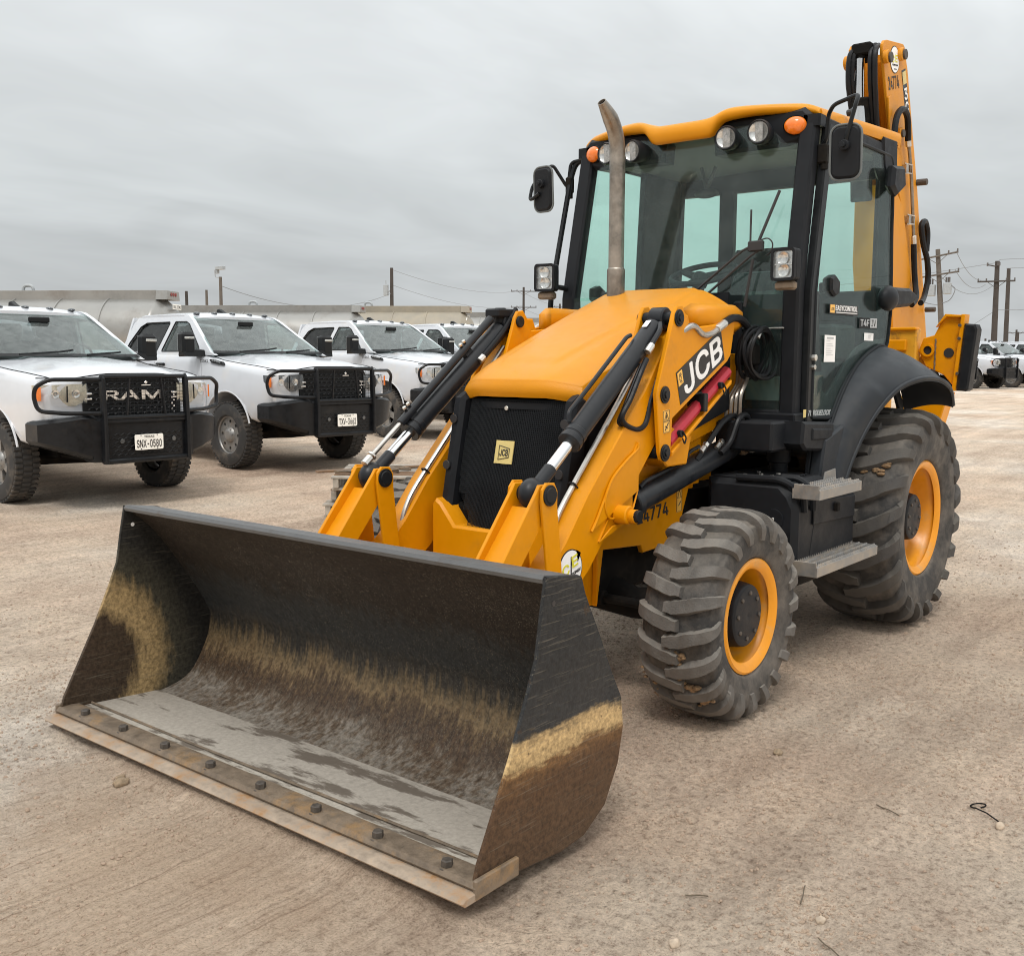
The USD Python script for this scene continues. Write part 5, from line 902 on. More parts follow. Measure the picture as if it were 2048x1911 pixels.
obj('boom_back_plate', prism([(-1.50, 3.80), (-1.52, 3.80), (-1.88, 3.0), (-2.28, 1.76), (-2.26, 1.76), (-1.86, 3.0)], BMO - .10, BMO + .10, 'xz', 0), 'yellow_worn', BM)
obj('boom_strap', prism([(-1.22, 3.42), (-1.26, 3.44), (-1.32, 3.30), (-1.36, 3.1), (-1.52, 2.92), (-1.50, 2.84), (-1.34, 3.02), (-1.28, 3.2)], BMO + .12, BMO + .134, 'xz', .003), 'yellow_boom', BM)
for x, z, r in ((-1.135, 3.675, .045), (-1.425, 3.755, .045), (-1.462, 3.215, .038)): obj('hinge_eye', cyl((x, BMO + .12, z), (x, BMO + .155, z), r, 20), 'yellow_boom', BM)
for x, z in ((-1.135, 3.675), (-1.425, 3.755)): obj('hinge_eye', cyl((x, BMO - .155, z), (x, BMO - .12, z), .05, 20), 'yellow_boom', BM)
for x, z, r in ((-1.15, 3.67, .036), (-1.435, 3.752, .036), (-1.468, 3.212, .028)): obj('pin_head', cyl((x, BMO + .155, z), (x, BMO + .17, z), r, 16), 'bolt_iron', BM)
obj('fleet_number', text('24774', (-1.247, BMO + .1225, 3.475), (-.21, 0, .055), (.032, 0, .085), (0, 1, 0, 1), .0015), 'ink', BM, False)
RS = obj('round_sticker', cyl((-1.335, BMO + .122, 3.70), (-1.335, BMO + .1245, 3.70), .092, 40, 0), 'ink', BM, 30)
obj('sticker_disc', cyl((-1.335, BMO + .1245, 3.70), (-1.335, BMO + .1253, 3.70), .086, 40, 0), 'sticker_white', BM, 30)
o, u, v = A([-1.335, BMO + .1255, 3.70]), A([-.11, 0, .016]), A([.016, 0, .11])
obj('sticker_letters', cat(text('C', o, u, v, (-.55, -.1, -.2, .25), .0012), text('E', o, u, v, (.05, .45, -.15, .3), .0012)), 'sticker_lime', BM, False)
obj('sticker_print', cat(text('EQUIPMENT', o, u, v, (-.5, .55, -.38, -.27), .0012), decal(o, u, v, .001, (-.2, .3, -.6, -.54))), 'ink', BM, False)
mo, mu, mv = A([-1.668, BMO + .1225, 3.262]), A([.17, 0, .395]), A([-.085, 0, .030])      # reads upwards... the sticker follows the boom's back edge
MS = obj('model_sticker', decal(A([-1.505, BMO + .1225, 3.655]), A([-.172, 0, -.385]), A([-.085, 0, .034]) * -1 + A([0, 0, 0]), -.0015), 'sticker_black', BM, False) if False else obj('model_sticker', decal((-1.565, BMO + .1225, 3.690), (-.185, 0, -.425), (.082, 0, -.034), .0015), 'sticker_black', BM, False)
so, su, sv = A([-1.565, BMO + .124, 3.690]), A([-.185, 0, -.425]), A([.082, 0, -.034])
# the letters read from the top down, their feet towards the front edge
o2, u2, v2 = so + sv + su, -sv, -su
def ftext(s, a, b, c, d, mat, nm):
    m = text(s, o2, u2, v2, (a, b, c, d), .001); N_ = np.cross(u2, v2); sg = 1 if N_[1] > 0 else -1
    v = m[0].copy(); v[:, 1] = BMO + .1245 + np.abs(v[:, 1] - (BMO + .124)); obj(nm, (v, m[1]), mat, BM, False)
for ch, a, b in (('3', .54, .72), ('C', .33, .51), ('X', .12, .30)): ftext(ch, .14, .86, a, b, 'sticker_white', 'model_lettering')
obj('sticker_emblem', decal(so + A([0, .0012, 0]), su, sv, .001, (.03, .22, .1, .9)), 'badge_gold', BM, False)
DP = obj('dipper', prism([(-1.48, 3.74), (-1.62, 3.70), (-2.05, 2.9), (-2.45, 1.75), (-2.35, 1.70), (-1.95, 2.85)], BMO - .09, BMO + .09, 'xz', .006), 'yellow_boom', BH)
BR = obj('boom_ram', cat(cyl((-1.22, BMO - .03, 2.72), (-1.13, BMO - .03, 3.42), .075, 22), cyl((-1.125, BMO - .03, 3.66), (-1.12, BMO - .03, 3.74), .05, 16), box(-1.16, -1.06, BMO - .09, BMO + .05, 3.70, 3.78, .01)), 'dark_iron', BH, 35)
obj('ram_rod', cyl((-1.115, BMO - .03, 3.30), (-1.085, BMO - .03, 3.68), .034, 18), 'chrome', BR)
obj('ram_rod_lower', cyl((-1.13, BMO - .03, 2.9), (-1.11, BMO - .03, 3.36), .055, 18), 'chrome', BR)
for k, (y, b) in enumerate(((-.09, .0), (-.07, .02), (.055, .01), (.075, .03), (.09, .0), (-.105, .04))):
    obj('hydraulic_hose', tube(curve([(-1.12 - .03*(k % 3), BMO + y*.8, 3.765), (-1.05 - b, BMO + y, 3.70), (-1.045 - b, BMO + y*1.05, 3.55), (-1.09 - b, BMO + y, 3.40), (-1.18 - b, BMO + y*.9, 3.15), (-1.26, BMO + y*.8, 2.9)], 7), .018, 9), 'rubber_hose', BH)
obj('hydraulic_hose', tube(curve([(-1.30, .37, 2.86), (-1.268, .37, 3.03), (-1.262, .37, 3.17), (-1.30, .37, 3.30), (-1.39, .375, 3.365), (-1.49, .375, 3.34), (-1.555, .365, 3.25), (-1.582, .36, 3.18)], 7), .023, 10), 'rubber_hose', BH)
BP = obj('boom_pipe', tube([(-1.582, .36, 3.18), (-1.625, .36, 3.10), (-1.69, .36, 2.93), (-1.81, .36, 2.48)], .013, 8), 'exhaust_steel', BH)
obj('pipe_fitting', cat(cyl((-1.576, .36, 3.20), (-1.598, .36, 3.14), .022, 8), cyl((-1.80, .36, 2.52), (-1.82, .36, 2.44), .020, 8)), 'zinc', BP)
for x, z in ((-1.655, 2.985), (-1.76, 2.63)):
    obj('pipe_clip', cat(box(x + .02, x + .07, BMO + .12, BMO + .16, z - .03, z + .03, .004), tube([(x + .08, .345, z + .035), (x - .005, .372, z + .03), (x - .005, .372, z - .03), (x + .08, .345, z - .035)], .005, 6)), 'steel_tube', BP)
obj('hydraulic_hose', tube(curve([(-1.81, .36, 2.46), (-1.845, .36, 2.30), (-1.855, .37, 2.17), (-1.80, .40, 2.06), (-1.65, .42, 2.0)], 7), .022, 9), 'rubber_hose', BH)
obj('hydraulic_hose', tube(curve([(-2.115, .36, 2.43), (-2.12, .36, 2.57), (-2.05, .36, 2.65), (-1.97, .36, 2.61), (-2.0, .37, 2.48), (-2.08, .38, 2.36), (-2.12, .38, 2.23), (-2.07, .38, 2.11), (-1.96, .40, 2.05), (-1.82, .43, 2.02)], 7), .022, 9), 'rubber_hose', BH)
obj('boom_stop', cyl((-1.93, BMO + .12, 2.93), (-1.93, BMO + .20, 2.93), .025, 10), 'bolt_iron', BM)
obj('boom_stop', cyl((-2.28, BMO + .12, 1.99), (-2.28, BMO + .2, 1.99), .02, 8), 'bolt_iron', BM)
for s in (1, -1):
    SB = obj('stabiliser', cat(prism([(s*.655, 1.548), (s*.60, 1.656), (s*.632, 1.745), (s*.705, 1.765), (s*.735, 1.83), (s*.784, 1.903), (s*.905, 1.895), (s*.872, 1.385), (s*.782, 1.488)], -1.32, -1.29, 'yz', .005),
        prism([(s*.89, 1.905), (s*.916, 1.905), (s*.876, 1.38), (s*.85, 1.38)], -1.36, -1.25, 'yz', .004), prism([(s*.72, 1.82), (s*.78, 1.91), (s*.90, 1.90), (s*.90, 1.885), (s*.79, 1.89)], -1.36, -1.26, 'yz', .003)), 'yellow_worn' if s < 0 else 'yellow_paint', BH, 30, label='raised stabiliser foot with a black rubber pad')
    obj('rubber_pad', prism(list(_inset([(s*.918, 1.842), (s*.985, 1.836), (s*1.0, 1.80), (s*.962, 1.392), (s*.945, 1.378), (s*.884, 1.382)], 0)), -1.37, -1.24, 'yz', .012), 'tyre_groove' if False else 'black_plastic', SB, 30)
    obj('pivot_eye', lathe([(0, .030), (0, .045), (.02, .045), (.02, .030)], (-1.29, s*.668, 1.66), (1, 0, 0), 22, closed=True), 'yellow_paint', SB)
    obj('pivot_hole', cat(cyl((-1.30, s*.668, 1.66), (-1.285, s*.668, 1.66), .030, 20, 0), cyl((-1.295, s*.81, 1.642), (-1.284, s*.81, 1.642), .034, 20, 0)), 'ink', SB)
    obj('weld_bead', tube([(-1.288, s*(.715 + .004*(k % 2)), 1.74 - .02*k) for k in range(12)], .006, 6), 'edge_brown', SB)
    for z in (1.83, 1.74, 1.50): obj('pad_bolt', cyl((-1.255, s*.885, z), (-1.24, s*.885, z), .012, 6), 'bolt_iron', SB)
    obj('stabiliser_leg', cat(prism([(s*.64, 1.37), (s*.86, 1.37), (s*.70, .72), (s*.50, .72)], -1.32, -1.16, 'yz', .008)), 'yellow_paint', SB, 30)
    obj('stabiliser_link', prism([(s*.66, 1.70), (s*.62, 1.66), (s*.30, .9), (s*.38, .86), (s*.70, 1.60)], -1.36, -1.33, 'yz', .004), 'yellow_worn', SB)
# ------------------------------------------------------------------ white crew-cab pickups
import manifold3d as mf
TRK = '/World/pickup_class'
stage.CreateClassPrim(TRK)
ST = [(.915, .80, 1.19, 1.27, .66), (.89, .87, 1.225, 1.305, .64), (.80, .945, 1.26, 1.345, .62), (.55, .992, 1.295, 1.385, .60), (.2, 1.0, 1.325, 1.42, .58), (-.2, .995, 1.365, 1.45, .58), (-.45, .985, 1.415, 1.475, .58), (-.62, .98, 1.445, 1.475, .58), (-1.2, .98, 1.455, 1.465, .56), (-2.0, .98, 1.462, 1.465, .56), (-2.88, .98, 1.468, 1.468, .56), (-2.90, .955, 1.44, 1.44, .56), (-2.925, .955, 1.44, 1.44, .56), (-2.95, .99, 1.50, 1.50, .58), (-3.8, 1.0, 1.51, 1.51, .58), (-4.8, .99, 1.52, 1.52, .62), (-4.99, .97, 1.51, 1.51, .66)]
def section(w, zs, zc, zb):
    return A([(0, zb), (w - .14, zb), (w - .04, zb + .05), (w - .005, zb + .16), (w + .008, .95), (w + .004, 1.08), (w - .018, zs - .09), (w - .045, zs - .025), (w - .10, zs + .006), (w - .22, zs + (zc - zs)*.25), (.52, zs + (zc - zs)*.55), (.43, zc - .008), (0, zc)])
def side_y(z, w=.98): s = section(w, 1.46, 1.465, .57); return float(np.interp(z, s[1:9, 1], s[1:9, 0]))
rings = []
for x, w, zs, zc, zb in ST:
    h = section(w, zs, zc, zb); full = np.vstack([h, (h*[-1, 1])[-2:0:-1]]); rings.append(np.c_[np.full(len(full), x), full])
nr = len(rings[0]); V = np.vstack(rings); F = []
for i in range(len(rings) - 1):
    for j in range(nr): j2 = (j+1) % nr; F += [[i*nr + j, i*nr + j2, (i+1)*nr + j2], [i*nr + j, (i+1)*nr + j2, (i+1)*nr + j]]
t = tri2d(rings[0][:, 1:]); F = np.vstack([A(F), t, t[:, ::-1] + (len(rings) - 1)*nr])
_t = trimesh.Trimesh(V, F, process=False); trimesh.repair.fix_normals(_t); V, F = np.asarray(_t.vertices), np.asarray(_t.faces)
M_ = mf.Manifold(mf.Mesh(V.astype(np.float32), F.astype(np.uint32)))
def mcyl(x, y0, y1, z, r):
    v, f = cyl((x, y0, z), (x, y1, z), r, 48, 0); m = trimesh.Trimesh(v, f); m.merge_vertices(); m.fix_normals(); return mf.Manifold(mf.Mesh(np.asarray(m.vertices, np.float32), np.asarray(m.faces, np.uint32)))
for x in (0, -3.79):
    for a, b in ((.60, 1.3), (-1.3, -.60)): M_ = M_ - mcyl(x, a, b, .46, .52)
v, f = box(-2.80, -.55, -.86, .86, .75, 1.7, 0); mm = trimesh.Trimesh(v, f); mm.merge_vertices(); mm.fix_normals()
M_ = M_ - mf.Manifold(mf.Mesh(np.asarray(mm.vertices, np.float32), np.asarray(mm.faces, np.uint32)))
v, f = box(-4.93, -3.02, -.86, .86, .95, 1.8, 0); mm = trimesh.Trimesh(v, f); mm.merge_vertices(); mm.fix_normals()
M_ = M_ - mf.Manifold(mf.Mesh(np.asarray(mm.vertices, np.float32), np.asarray(mm.faces, np.uint32)))
me = M_.to_mesh()
obj('body', (np.asarray(me.vert_properties[:, :3], float), np.asarray(me.tri_verts)), 'white_truck', TRK, 32)
obj('underside', cat(box(-4.9, .7, -.55, .55, .50, .60, .02), tube([(0, -.75, .42), (0, 0, .40), (0, .75, .42)], .07, 10), tube([(-3.79, -.75, .42), (-3.79, 0, .44), (-3.79, .75, .42)], .08, 10), box(.3, .85, -.5, .5, .44, .6, .03), *[prism([(x + .515*math.cos(a), .46 + .515*math.sin(a)) for a in np.linspace(0, math.pi, 20)], s*.58, s*.61, 'xz', 0) for x in (0, -3.79) for s in (1, -1)]), 'dark_iron', TRK)
obj('arch_lip', cat(*[tube([(x + .525*math.cos(a), s*(1.0 - .02*abs(math.sin(a))*0), .46 + .525*math.sin(a)) for a in np.linspace(.25, math.pi - .25, 24)], .012, 6) for x in (0, -3.79) for s in (1, -1)]), 'white_truck', TRK, kind='stuff')
def yb(z): return .915 - max(0, z - 1.46)*.37
GH = Polygon([(-.36, 1.44), (-.48, 1.485), (-1.16, 1.925), (-1.30, 1.99), (-1.42, 2.01), (-2.45, 2.01), (-2.60, 1.98), (-2.70, 1.90), (-2.88, 1.44)])
W1 = Polygon([(-.74, 1.49), (-.80, 1.555), (-1.19, 1.86), (-1.28, 1.895), (-1.57, 1.90), (-1.72, 1.49)]).buffer(-.02).buffer(.02)
W2 = Polygon([(-1.84, 1.49), (-1.69, 1.90), (-2.34, 1.895), (-2.48, 1.84), (-2.66, 1.62), (-2.72, 1.49)]).buffer(-.03).buffer(.03)
def lean(m, s, off=0.0):
    v = np.asarray(m[0]).copy(); v[:, 1] = s*(A([yb(z) for z in v[:, 2]]) + off + v[:, 1]); return v, m[1]
for s in (1, -1):
    sp = extr(GH.difference(W1).difference(W2), -.05, 0, 'xz'); pd = trimesh.Trimesh(*sp)
    obj('cab_side', lean(sp, s), 'white_truck', TRK, 30)
    for w_, mt in ((W1, 'truck_glass'), (W2, 'truck_privacy_glass')):
        obj('window', lean(extr(w_.buffer(.006), -.030, -.026, 'xz'), s), mt, TRK, False)
        obj('window_seal', tube([(x, s*(yb(z) - .004), z) for x, z in list(w_.exterior.coords)[:-1]], .010, 5, closed=True), 'truck_trim', TRK)
    for x0, x1 in ((-1.765, -.60), (-2.80, -1.795)):
        def dsk(u, v): z = .66 + .785*v; return x0 + (x1 - x0)*u, s*(side_y(z) + .006), z
        dr = obj('door', shell(dsk, 6, 16, (0, -s*.004, 0)), 'white_truck', TRK, 40)
        obj('door_handle', box(x0 + .06, x0 + .26, s*(side_y(1.32) + .005), s*(side_y(1.32) + .045), 1.295, 1.335, .01), 'truck_trim', dr)
    mi = obj('mirror', cat(prism([(-.76, 1.42), (-.58, 1.43), (-.60, 1.51), (-.74, 1.52)], s*.90, s*1.22, 'xz', .02), box(-.76, -.59, s*1.04, s*1.23, 1.45, 1.74, .035)), 'truck_trim', TRK, 40)
    obj('mirror_lamp', box(-.595, -.582, s*1.07, s*1.21, 1.65, 1.68, .004), 'headlamp_clear', mi)
    obj('mirror_glass', box(-.764, -.760, s*1.06, s*1.21, 1.48, 1.72, .001), 'truck_chrome', mi)
    hv = obj('hood_badge', prism([(-.06, 1.315), (-.10, 1.355), (-.36, 1.39), (-.39, 1.38), (-.34, 1.342)], s*.945, s*.985, 'xz', .004), 'truck_trim', TRK)
    U = A([-.20, 0, .030]) if s > 0 else A([.20, 0, -.030])
    obj('badge_lettering', text('2500', A([-.13, s*.986, 1.342]) if s > 0 else A([-.33, s*.986, 1.37]), U, (0, 0, .022), (0, 1, 0, 1), .001), 'sticker_grey', hv, False)
def wsc(u, v):
    t = 2*v - 1; return -.42 - .86*u + .10*(1 - t*t)*(1 - .5*u), (.885 - .175*u)*t, 1.465 + .505*u
obj('windscreen', shell(wsc, 8, 16, (.004, 0, 0)), 'truck_glass', TRK, 50)
obj('windscreen_band', shell(lambda u, v: (lambda p: (p[0] + .003, p[1], p[2] + .003))(wsc(.0 + .06*u, v)), 2, 16, (.003, 0, .002)), 'truck_trim', TRK, 50)
obj('wiper', cat(tube([(-.33, -.55, 1.49), (-.335, -.1, 1.52), (-.36, .05, 1.54)], .012, 6), tube([(-.33, .2, 1.49), (-.345, .6, 1.52)], .012, 6)), 'truck_trim', TRK)
obj('roof', shell(lambda u, v: (-1.24 - 1.46*u + .06*(1 - (2*v - 1)**2)*(1 - u), .725*(2*v - 1), 1.985 + .045*(1 - abs(2*v - 1)**3) + .018*math.sin(u*math.pi) - .05*max(0, .12 - u)/.12 - .06*max(0, u - .9)/.1), 20, 24, (0, 0, -.04)), 'white_truck', TRK, 45)
obj('cab_back', extr(Polygon([(-.92, 1.42), (.92, 1.42), (.72, 1.98), (-.72, 1.98)]).difference(rrect(-.62, .62, 1.52, 1.88, .05)), -2.80, -2.75, 'yz'), 'white_truck', TRK)
obj('rear_glass', extr(rrect(-.63, .63, 1.51, 1.89, .05), -2.775, -2.77, 'yz'), 'truck_privacy_glass', TRK, False)
for k, y in enumerate((-.56, -.29, 0, .29, .56)):
    obj('roof_lamp', ball((-1.36 + .03*(1 - abs(y)), y, 2.028 - .02*abs(y)), (.055, .04, .022)), 'headlamp_dark', TRK, True)
obj('roof_fin', prism([(-1.44, 2.02), (-1.62, 2.105), (-1.68, 2.10), (-1.70, 2.02)], -.03, .03, 'xz', .012), 'truck_trim', TRK, 40)
obj('interior', cat(box(-.95, -.42, -.84, .84, 1.05, 1.47, .04), box(-2.75, -.5, -.85, .85, .72, .80, 0), *[box(-1.75, -1.55, y - .24, y + .24, 0.9, 1.68, .06) for y in (-.42, .42)], *[box(-1.74, -1.60, y - .13, y + .13, 1.68, 1.87, .05) for y in (-.42, .42)], box(-2.72, -2.52, -.75, .75, .9, 1.66, .05)), 'truck_seat', TRK, 40)
obj('steering_wheel', tube([(-.98 + .06*math.sin(a), .42 + .18*math.cos(a), 1.44 + .17*math.sin(a)) for a in np.linspace(0, 6.283, 24, endpoint=False)], .016, 6, closed=True), 'truck_trim', TRK)
obj('interior_mirror', box(-1.02, -.99, -.12, .12, 1.85, 1.91, .02), 'truck_trim', TRK)
# front: grille, lamps' surrounds
GRL = obj('grille', extr(rrect(-.52, .52, .76, 1.255, .07), .86, .925, 'yz'), 'truck_trim', TRK)
hx = []
for i in range(13):
    for j in range(9):
        y = -.48 + i*.08 + (.04 if j % 2 else 0); z = .80 + j*.049
        if abs(y) < .49: hx.append(tube([(.927, y - .036, z), (.930, y - .018, z + .015), (.930, y + .018, z + .015), (.927, y + .036, z)], .0045, 4, caps=False))
obj('grille_mesh', cat(hx), 'truck_black', GRL, kind='stuff')
obj('grille_surround', extr(rrect(-.535, .535, .745, 1.265, .08).difference(rrect(-.50, .50, .795, 1.235, .06)), .88, .935, 'yz'), 'truck_trim', GRL)
obj('chrome_edge', cat(*[box(.925, .945, .43 + .022*(k % 2), .447 + .022*(k % 2), .80 + .03*k, .82 + .03*k, .003) for k in range(11)], *[box(.925, .945, -.42 + .05*k, -.385 + .05*k, .775 - .018*(k % 2), .79 - .018*(k % 2), .003) for k in range(17)]), 'truck_chrome', GRL, kind='stuff')
obj('grille_bar', cat(*[box(.925, .94, s*.44, s*.52, z, z + .018, .004) for s in (1, -1) for z in (1.045, 1.095)]), 'truck_chrome', GRL, kind='stuff')
for s in (1, -1): obj('hood_seam', tube([(x, s*(w - .115), zs + .012) for x, w, zs, zc, zb in ST[1:7]], .0045, 5), 'truck_trim', TRK)
obj('hood_edge', tube(bend([(.80, -.93, 1.262), (.90, -.62, 1.255), (.925, -.50, 1.275), (.93, -.30, 1.30), (.93, .30, 1.30), (.925, .50, 1.275), (.90, .62, 1.255), (.80, .93, 1.262)], .08), .007, 6), 'truck_trim', TRK)
# replacement bumper with brush guard
BMP = obj('bumper', cat(prism([(.93, -.55), (1.13, -.55), (1.17, -.40), (1.17, .40), (1.13, .55), (.93, .55)], .44, .87, 'xy', .02), *[(np.c_[m[0][:, :2], np.where(m[0][:, 2] < .66, m[0][:, 2] + np.clip(np.abs(m[0][:, 1]) - .52, 0, 1)*.36, m[0][:, 2] - np.clip(np.abs(m[0][:, 1]) - .7, 0, 1)*.18)], m[1]) for m in both(prism([(.66, .985), (.90, .985), (1.05, .86), (1.13, .66), (1.13, .50), (.93, .50), (.64, .93)], .46, .90, 'xy', .03))], box(1.0, 1.19, -.46, .46, .81, .87, .02), box(1.10, 1.20, -.46, .46, .42, .47, .02)), 'truck_black', TRK, 32)
hxb = [tube([(1.172, -.36 + .07*i + (.035 if j % 2 else 0) - .03, .50 + .04*j), (1.176, -.36 + .07*i + (.035 if j % 2 else 0), .518 + .04*j), (1.172, -.36 + .07*i + (.035 if j % 2 else 0) + .03, .50 + .04*j)], .004, 4, caps=False) for i in range(11) for j in range(6)]
obj('bumper_mesh', cat(hxb), 'truck_trim', BMP, kind='stuff')
obj('bumper_lamp', cat(*[cyl((1.165, y, .64), (1.18, y, .64), .024, 12) for y in (-.27, .30)]), 'headlamp_dark', BMP, kind='stuff')
GU = obj('brush_guard', tube(bend([(1.16, -.45, 1.275), (1.165, 0, 1.277), (1.16, .45, 1.275)], .05), .024, 10), 'truck_black', TRK, 32)
for k in both(prism([(1.08, .44), (1.22, .43), (1.225, .80), (1.20, 1.26), (1.165, 1.305), (1.13, 1.285), (1.14, .80)], .435, .475, 'xz', .01)): obj('guard_post', k, 'truck_black', GU, 32)
obj('guard_bar', tube([(1.17, -.45, .875), (1.17, .45, .875)], .024, 10), 'truck_black', GU)
for s in (1, -1):
    obj('guard_bar', tube([(1.165, s*.17, 1.275), (1.172, s*.215, .875)], .014, 8), 'truck_black', GU)
    obj('lamp_loop', tube(bend([(1.16, s*.45, 1.25), (1.10, s*.62, 1.25), (.98, s*.90, 1.25), (.93, s*1.0, 1.18), (.90, s*1.005, 1.09), (.93, s*.985, .95), (1.05, s*.75, .925), (1.16, s*.45, .92)], .07), .021, 9), 'truck_black', GU)
gm = [tube([(1.172, -.43 + .86*i/20, .88), (1.168, -.43 + .86*i/20, 1.26)], .0022, 4, caps=False) for i in range(21)] + [tube([(1.172, -.44, .89 + .37*j/11), (1.172, .44, .89 + .37*j/11)], .0022, 4, caps=False) for j in range(12)]
obj('guard_mesh', cat(gm), 'truck_black', GU, kind='stuff')
obj('guard_emblem', cat(box(1.182, 1.186, -.05, .05, 1.185, 1.195, .001), prism([(0, 1.20), (.018, 1.218), (0, 1.236), (-.018, 1.218)], 1.180, 1.185, 'yz', .001)), 'truck_chrome', GU)
obj('tailgate', box(-5.02, -4.99, -.80, .80, .72, 1.44, .01), 'white_truck', TRK)
obj('rear_bumper', box(-5.18, -5.0, -.95, .95, .52, .68, .02), 'truck_chrome', TRK)
R_ = .42
prof = [(-.105, .235), (-.135, .26), (-.145, .33), (-.128, .395), (-.105, .414), (0, .42), (.105, .414), (.128, .395), (.145, .33), (.135, .26), (.105, .235)]
tb = [lathe(prof, (0, 0, 0), (0, 1, 0), 48)]
for k in range(46):
    a = 2*math.pi*k/46
    for y0, y1, da in ((-.125, -.05, 0), (-.045, .045, .07), (.05, .125, 0)):
        b = box(-.018, .018, y0, y1, .405, .428, .004); tb.append((np.asarray(b[0]) @ roty(a + da).T, b[1]))
tyre_m = cat(tb)
for x in (0, -3.79):
    for s in (1, -1):
        w = UsdGeom.Xform.Define(stage, numbered(TRK + '/wheel')).GetPrim()
        obj('tyre', xf(tyre_m, None, (x, s*.865, .42)), 'truck_tyre', w, 32)
def rim_mesh(kind):
    e = .095; out = [lathe([(e + .012, .232), (e + .018, .245), (e + .008, .250), (e - .01, .238), (e - .01, .225), (e - .09, .21), (e - .2, .21)], (0, 0, 0), (0, 1, 0), 40)]
    disc = Point(0, 0).buffer(.228, quad_segs=12)
    if kind == 'steel':
        for k in range(8): a = k*math.pi/4; disc = disc.difference(Point(.175*math.cos(a), .175*math.sin(a)).buffer(.024, quad_segs=4))
    else:
        n = 5 if kind == 'alloy' else 6
        for k in range(n):
            a = 2*math.pi*k/n + .3; c, s_ = math.cos(a), math.sin(a)
            q = Polygon([(.105, -.022), (.20, -.072), (.212, 0), (.20, .072), (.105, .022)]).buffer(-.01).buffer(.01)
            disc = disc.difference(Polygon([(x*c - y*s_, x*s_ + y*c) for x, y in q.exterior.coords]))
    out.append(extr(disc, e - .045, e - .010, 'xz'))
    out.append(lathe([(e - .015, .105), (e + .01, .09), (e + .03, .062), (e + .034, .05), (e + .034, 0)], (0, 0, 0), (0, 1, 0), 24))
    out += [cyl((.08*math.cos(a), e, .08*math.sin(a)), (.08*math.cos(a), e + .022, .08*math.sin(a)), .010, 6, .002) for a in np.arange(8)*math.pi/4 + .2]
    return cat(out)
RIM = {k: rim_mesh(k) for k in ('steel', 'alloy', 'six')}
back = lathe([(.0, .20), (.0, 0)], (0, 0, 0), (0, 1, 0), 24)
def head_lamp(s):
    def f(u, v):
        y = .50 + .448*v; x = .935 - .05*v - .10*max(0, v - .7)/.3; z0 = 1.02 - .03*min(1, max(0, (v - .12)/.12))*min(1, max(0, (.85 - v)/.15)); z1 = 1.205 - .012*v
        return x + .010*math.sin(u*math.pi), s*y, z0 + (z1 - z0)*u
    return shell(f, 6, 20, (-.04, 0, 0))
def pickup(x, y, yaw, z, label, group, rims='steel', lamp='headlamp_clear', plate=None, number=None, brand=False):
    p = numbered('/World/pickup_truck'); X = UsdGeom.Xform.Define(stage, p); q = X.GetPrim()
    q.GetReferences().AddInternalReference(TRK)
    X.AddTranslateOp().Set(Gf.Vec3d(x, y, z)); X.AddRotateZOp().Set(math.degrees(yaw)); meta(q, label, 'pickup truck', group)
    k = 0
    for xx in (0, -3.79):
        for s in (1, -1):
            m = RIM[rims] if s > 0 else mirror(RIM[rims]); b = back if s > 0 else mirror(back)
            w = p + '/wheel' + (f'_{k:03d}' if k else ''); k += 1
            obj('rim', xf(m, roty(.4 + k), (xx, s*.865, .42)), 'truck_rim', w, 32); obj('brake_disc', xf(b, None, (xx, s*.865, .42)), 'dark_iron', w)
    for s in (1, -1):
        hl = obj('headlight', head_lamp(s), lamp, q, 45)
        obj('lamp_divider', cat(tube([(.945, s*.70, 1.03), (.945, s*.695, 1.185)], .008, 6), ), 'truck_trim', hl, 40)
        for yy in (.605, .80): obj('lamp_bowl', lathe([(0, .038), (.004, .040), (.002, .030), (-.002, .018), (.002, 0)], (.945 - .05*(yy - .5)/.475, s*yy, 1.11), (1, s*.15, 0), 20), 'lamp_reflector', hl, 40)
        obj('lamp_cover', xf(head_lamp(s), None, (.022, 0, 0)), 'lens_clear', hl, 45)
        obj('side_reflector', shell(lambda u, v: (.875 - .05*v, s*(.918 + .03*v), 1.045 + .13*u), 3, 3, (.012, s*.008, 0)), 'amber_lens', hl)
    if plate:
        P = obj('number_plate', cat(prism(list(rrect(-.157, .157, .545, .70, .015).exterior.coords)[:-1], 1.205, 1.210, 'yz', .001)), 'plate_white', q, False)
        o, u, v = A([1.2105, -.157, .545]), A([0, .314, 0]), A([0, 0, .155])
        obj('plate_lettering', cat(text(plate, o, u, v, (.06, .94, .14, .66), .001), text('TEXAS', o, u, v, (.32, .68, .78, .92), .001), *[cyl(A([1.2105, a, b]), A([1.213, a, b]), .006, 6, 0) for a in (-.09, .09) for b in (.555, .69)]), 'ink', P, False)
    if number:
        obj('fleet_number', text(number, (-.62, -.982, 1.345), (.20, 0, 0), (0, .0, .042), (0, 1, 0, 1), .0015), 'ink', q, False)
    if brand:
        obj('grille_lettering', text('RAM', (.932, -.33, 1.04), (0, .66, 0), (0, 0, .095), (0, 1, 0, 1), .012), 'truck_chrome', q, False)
    return q
GRP = 'white pickups parked in the row behind the loader'
pickup(.47, -7.57, 1.553, gz(.47, -7.57), 'white pickup with hazed yellowed headlight, cut off by the left edge of the photo', GRP, 'six', 'headlamp_hazed', 'SNX-0580', brand=True)
pickup(-2.78, -8.19, 1.524, gz(-2.8, -8.2), 'white pickup with grey steel wheels and a red roof lamp showing, second from the left', GRP, 'steel', 'headlamp_dark', 'TXV-3662', 'T1041')
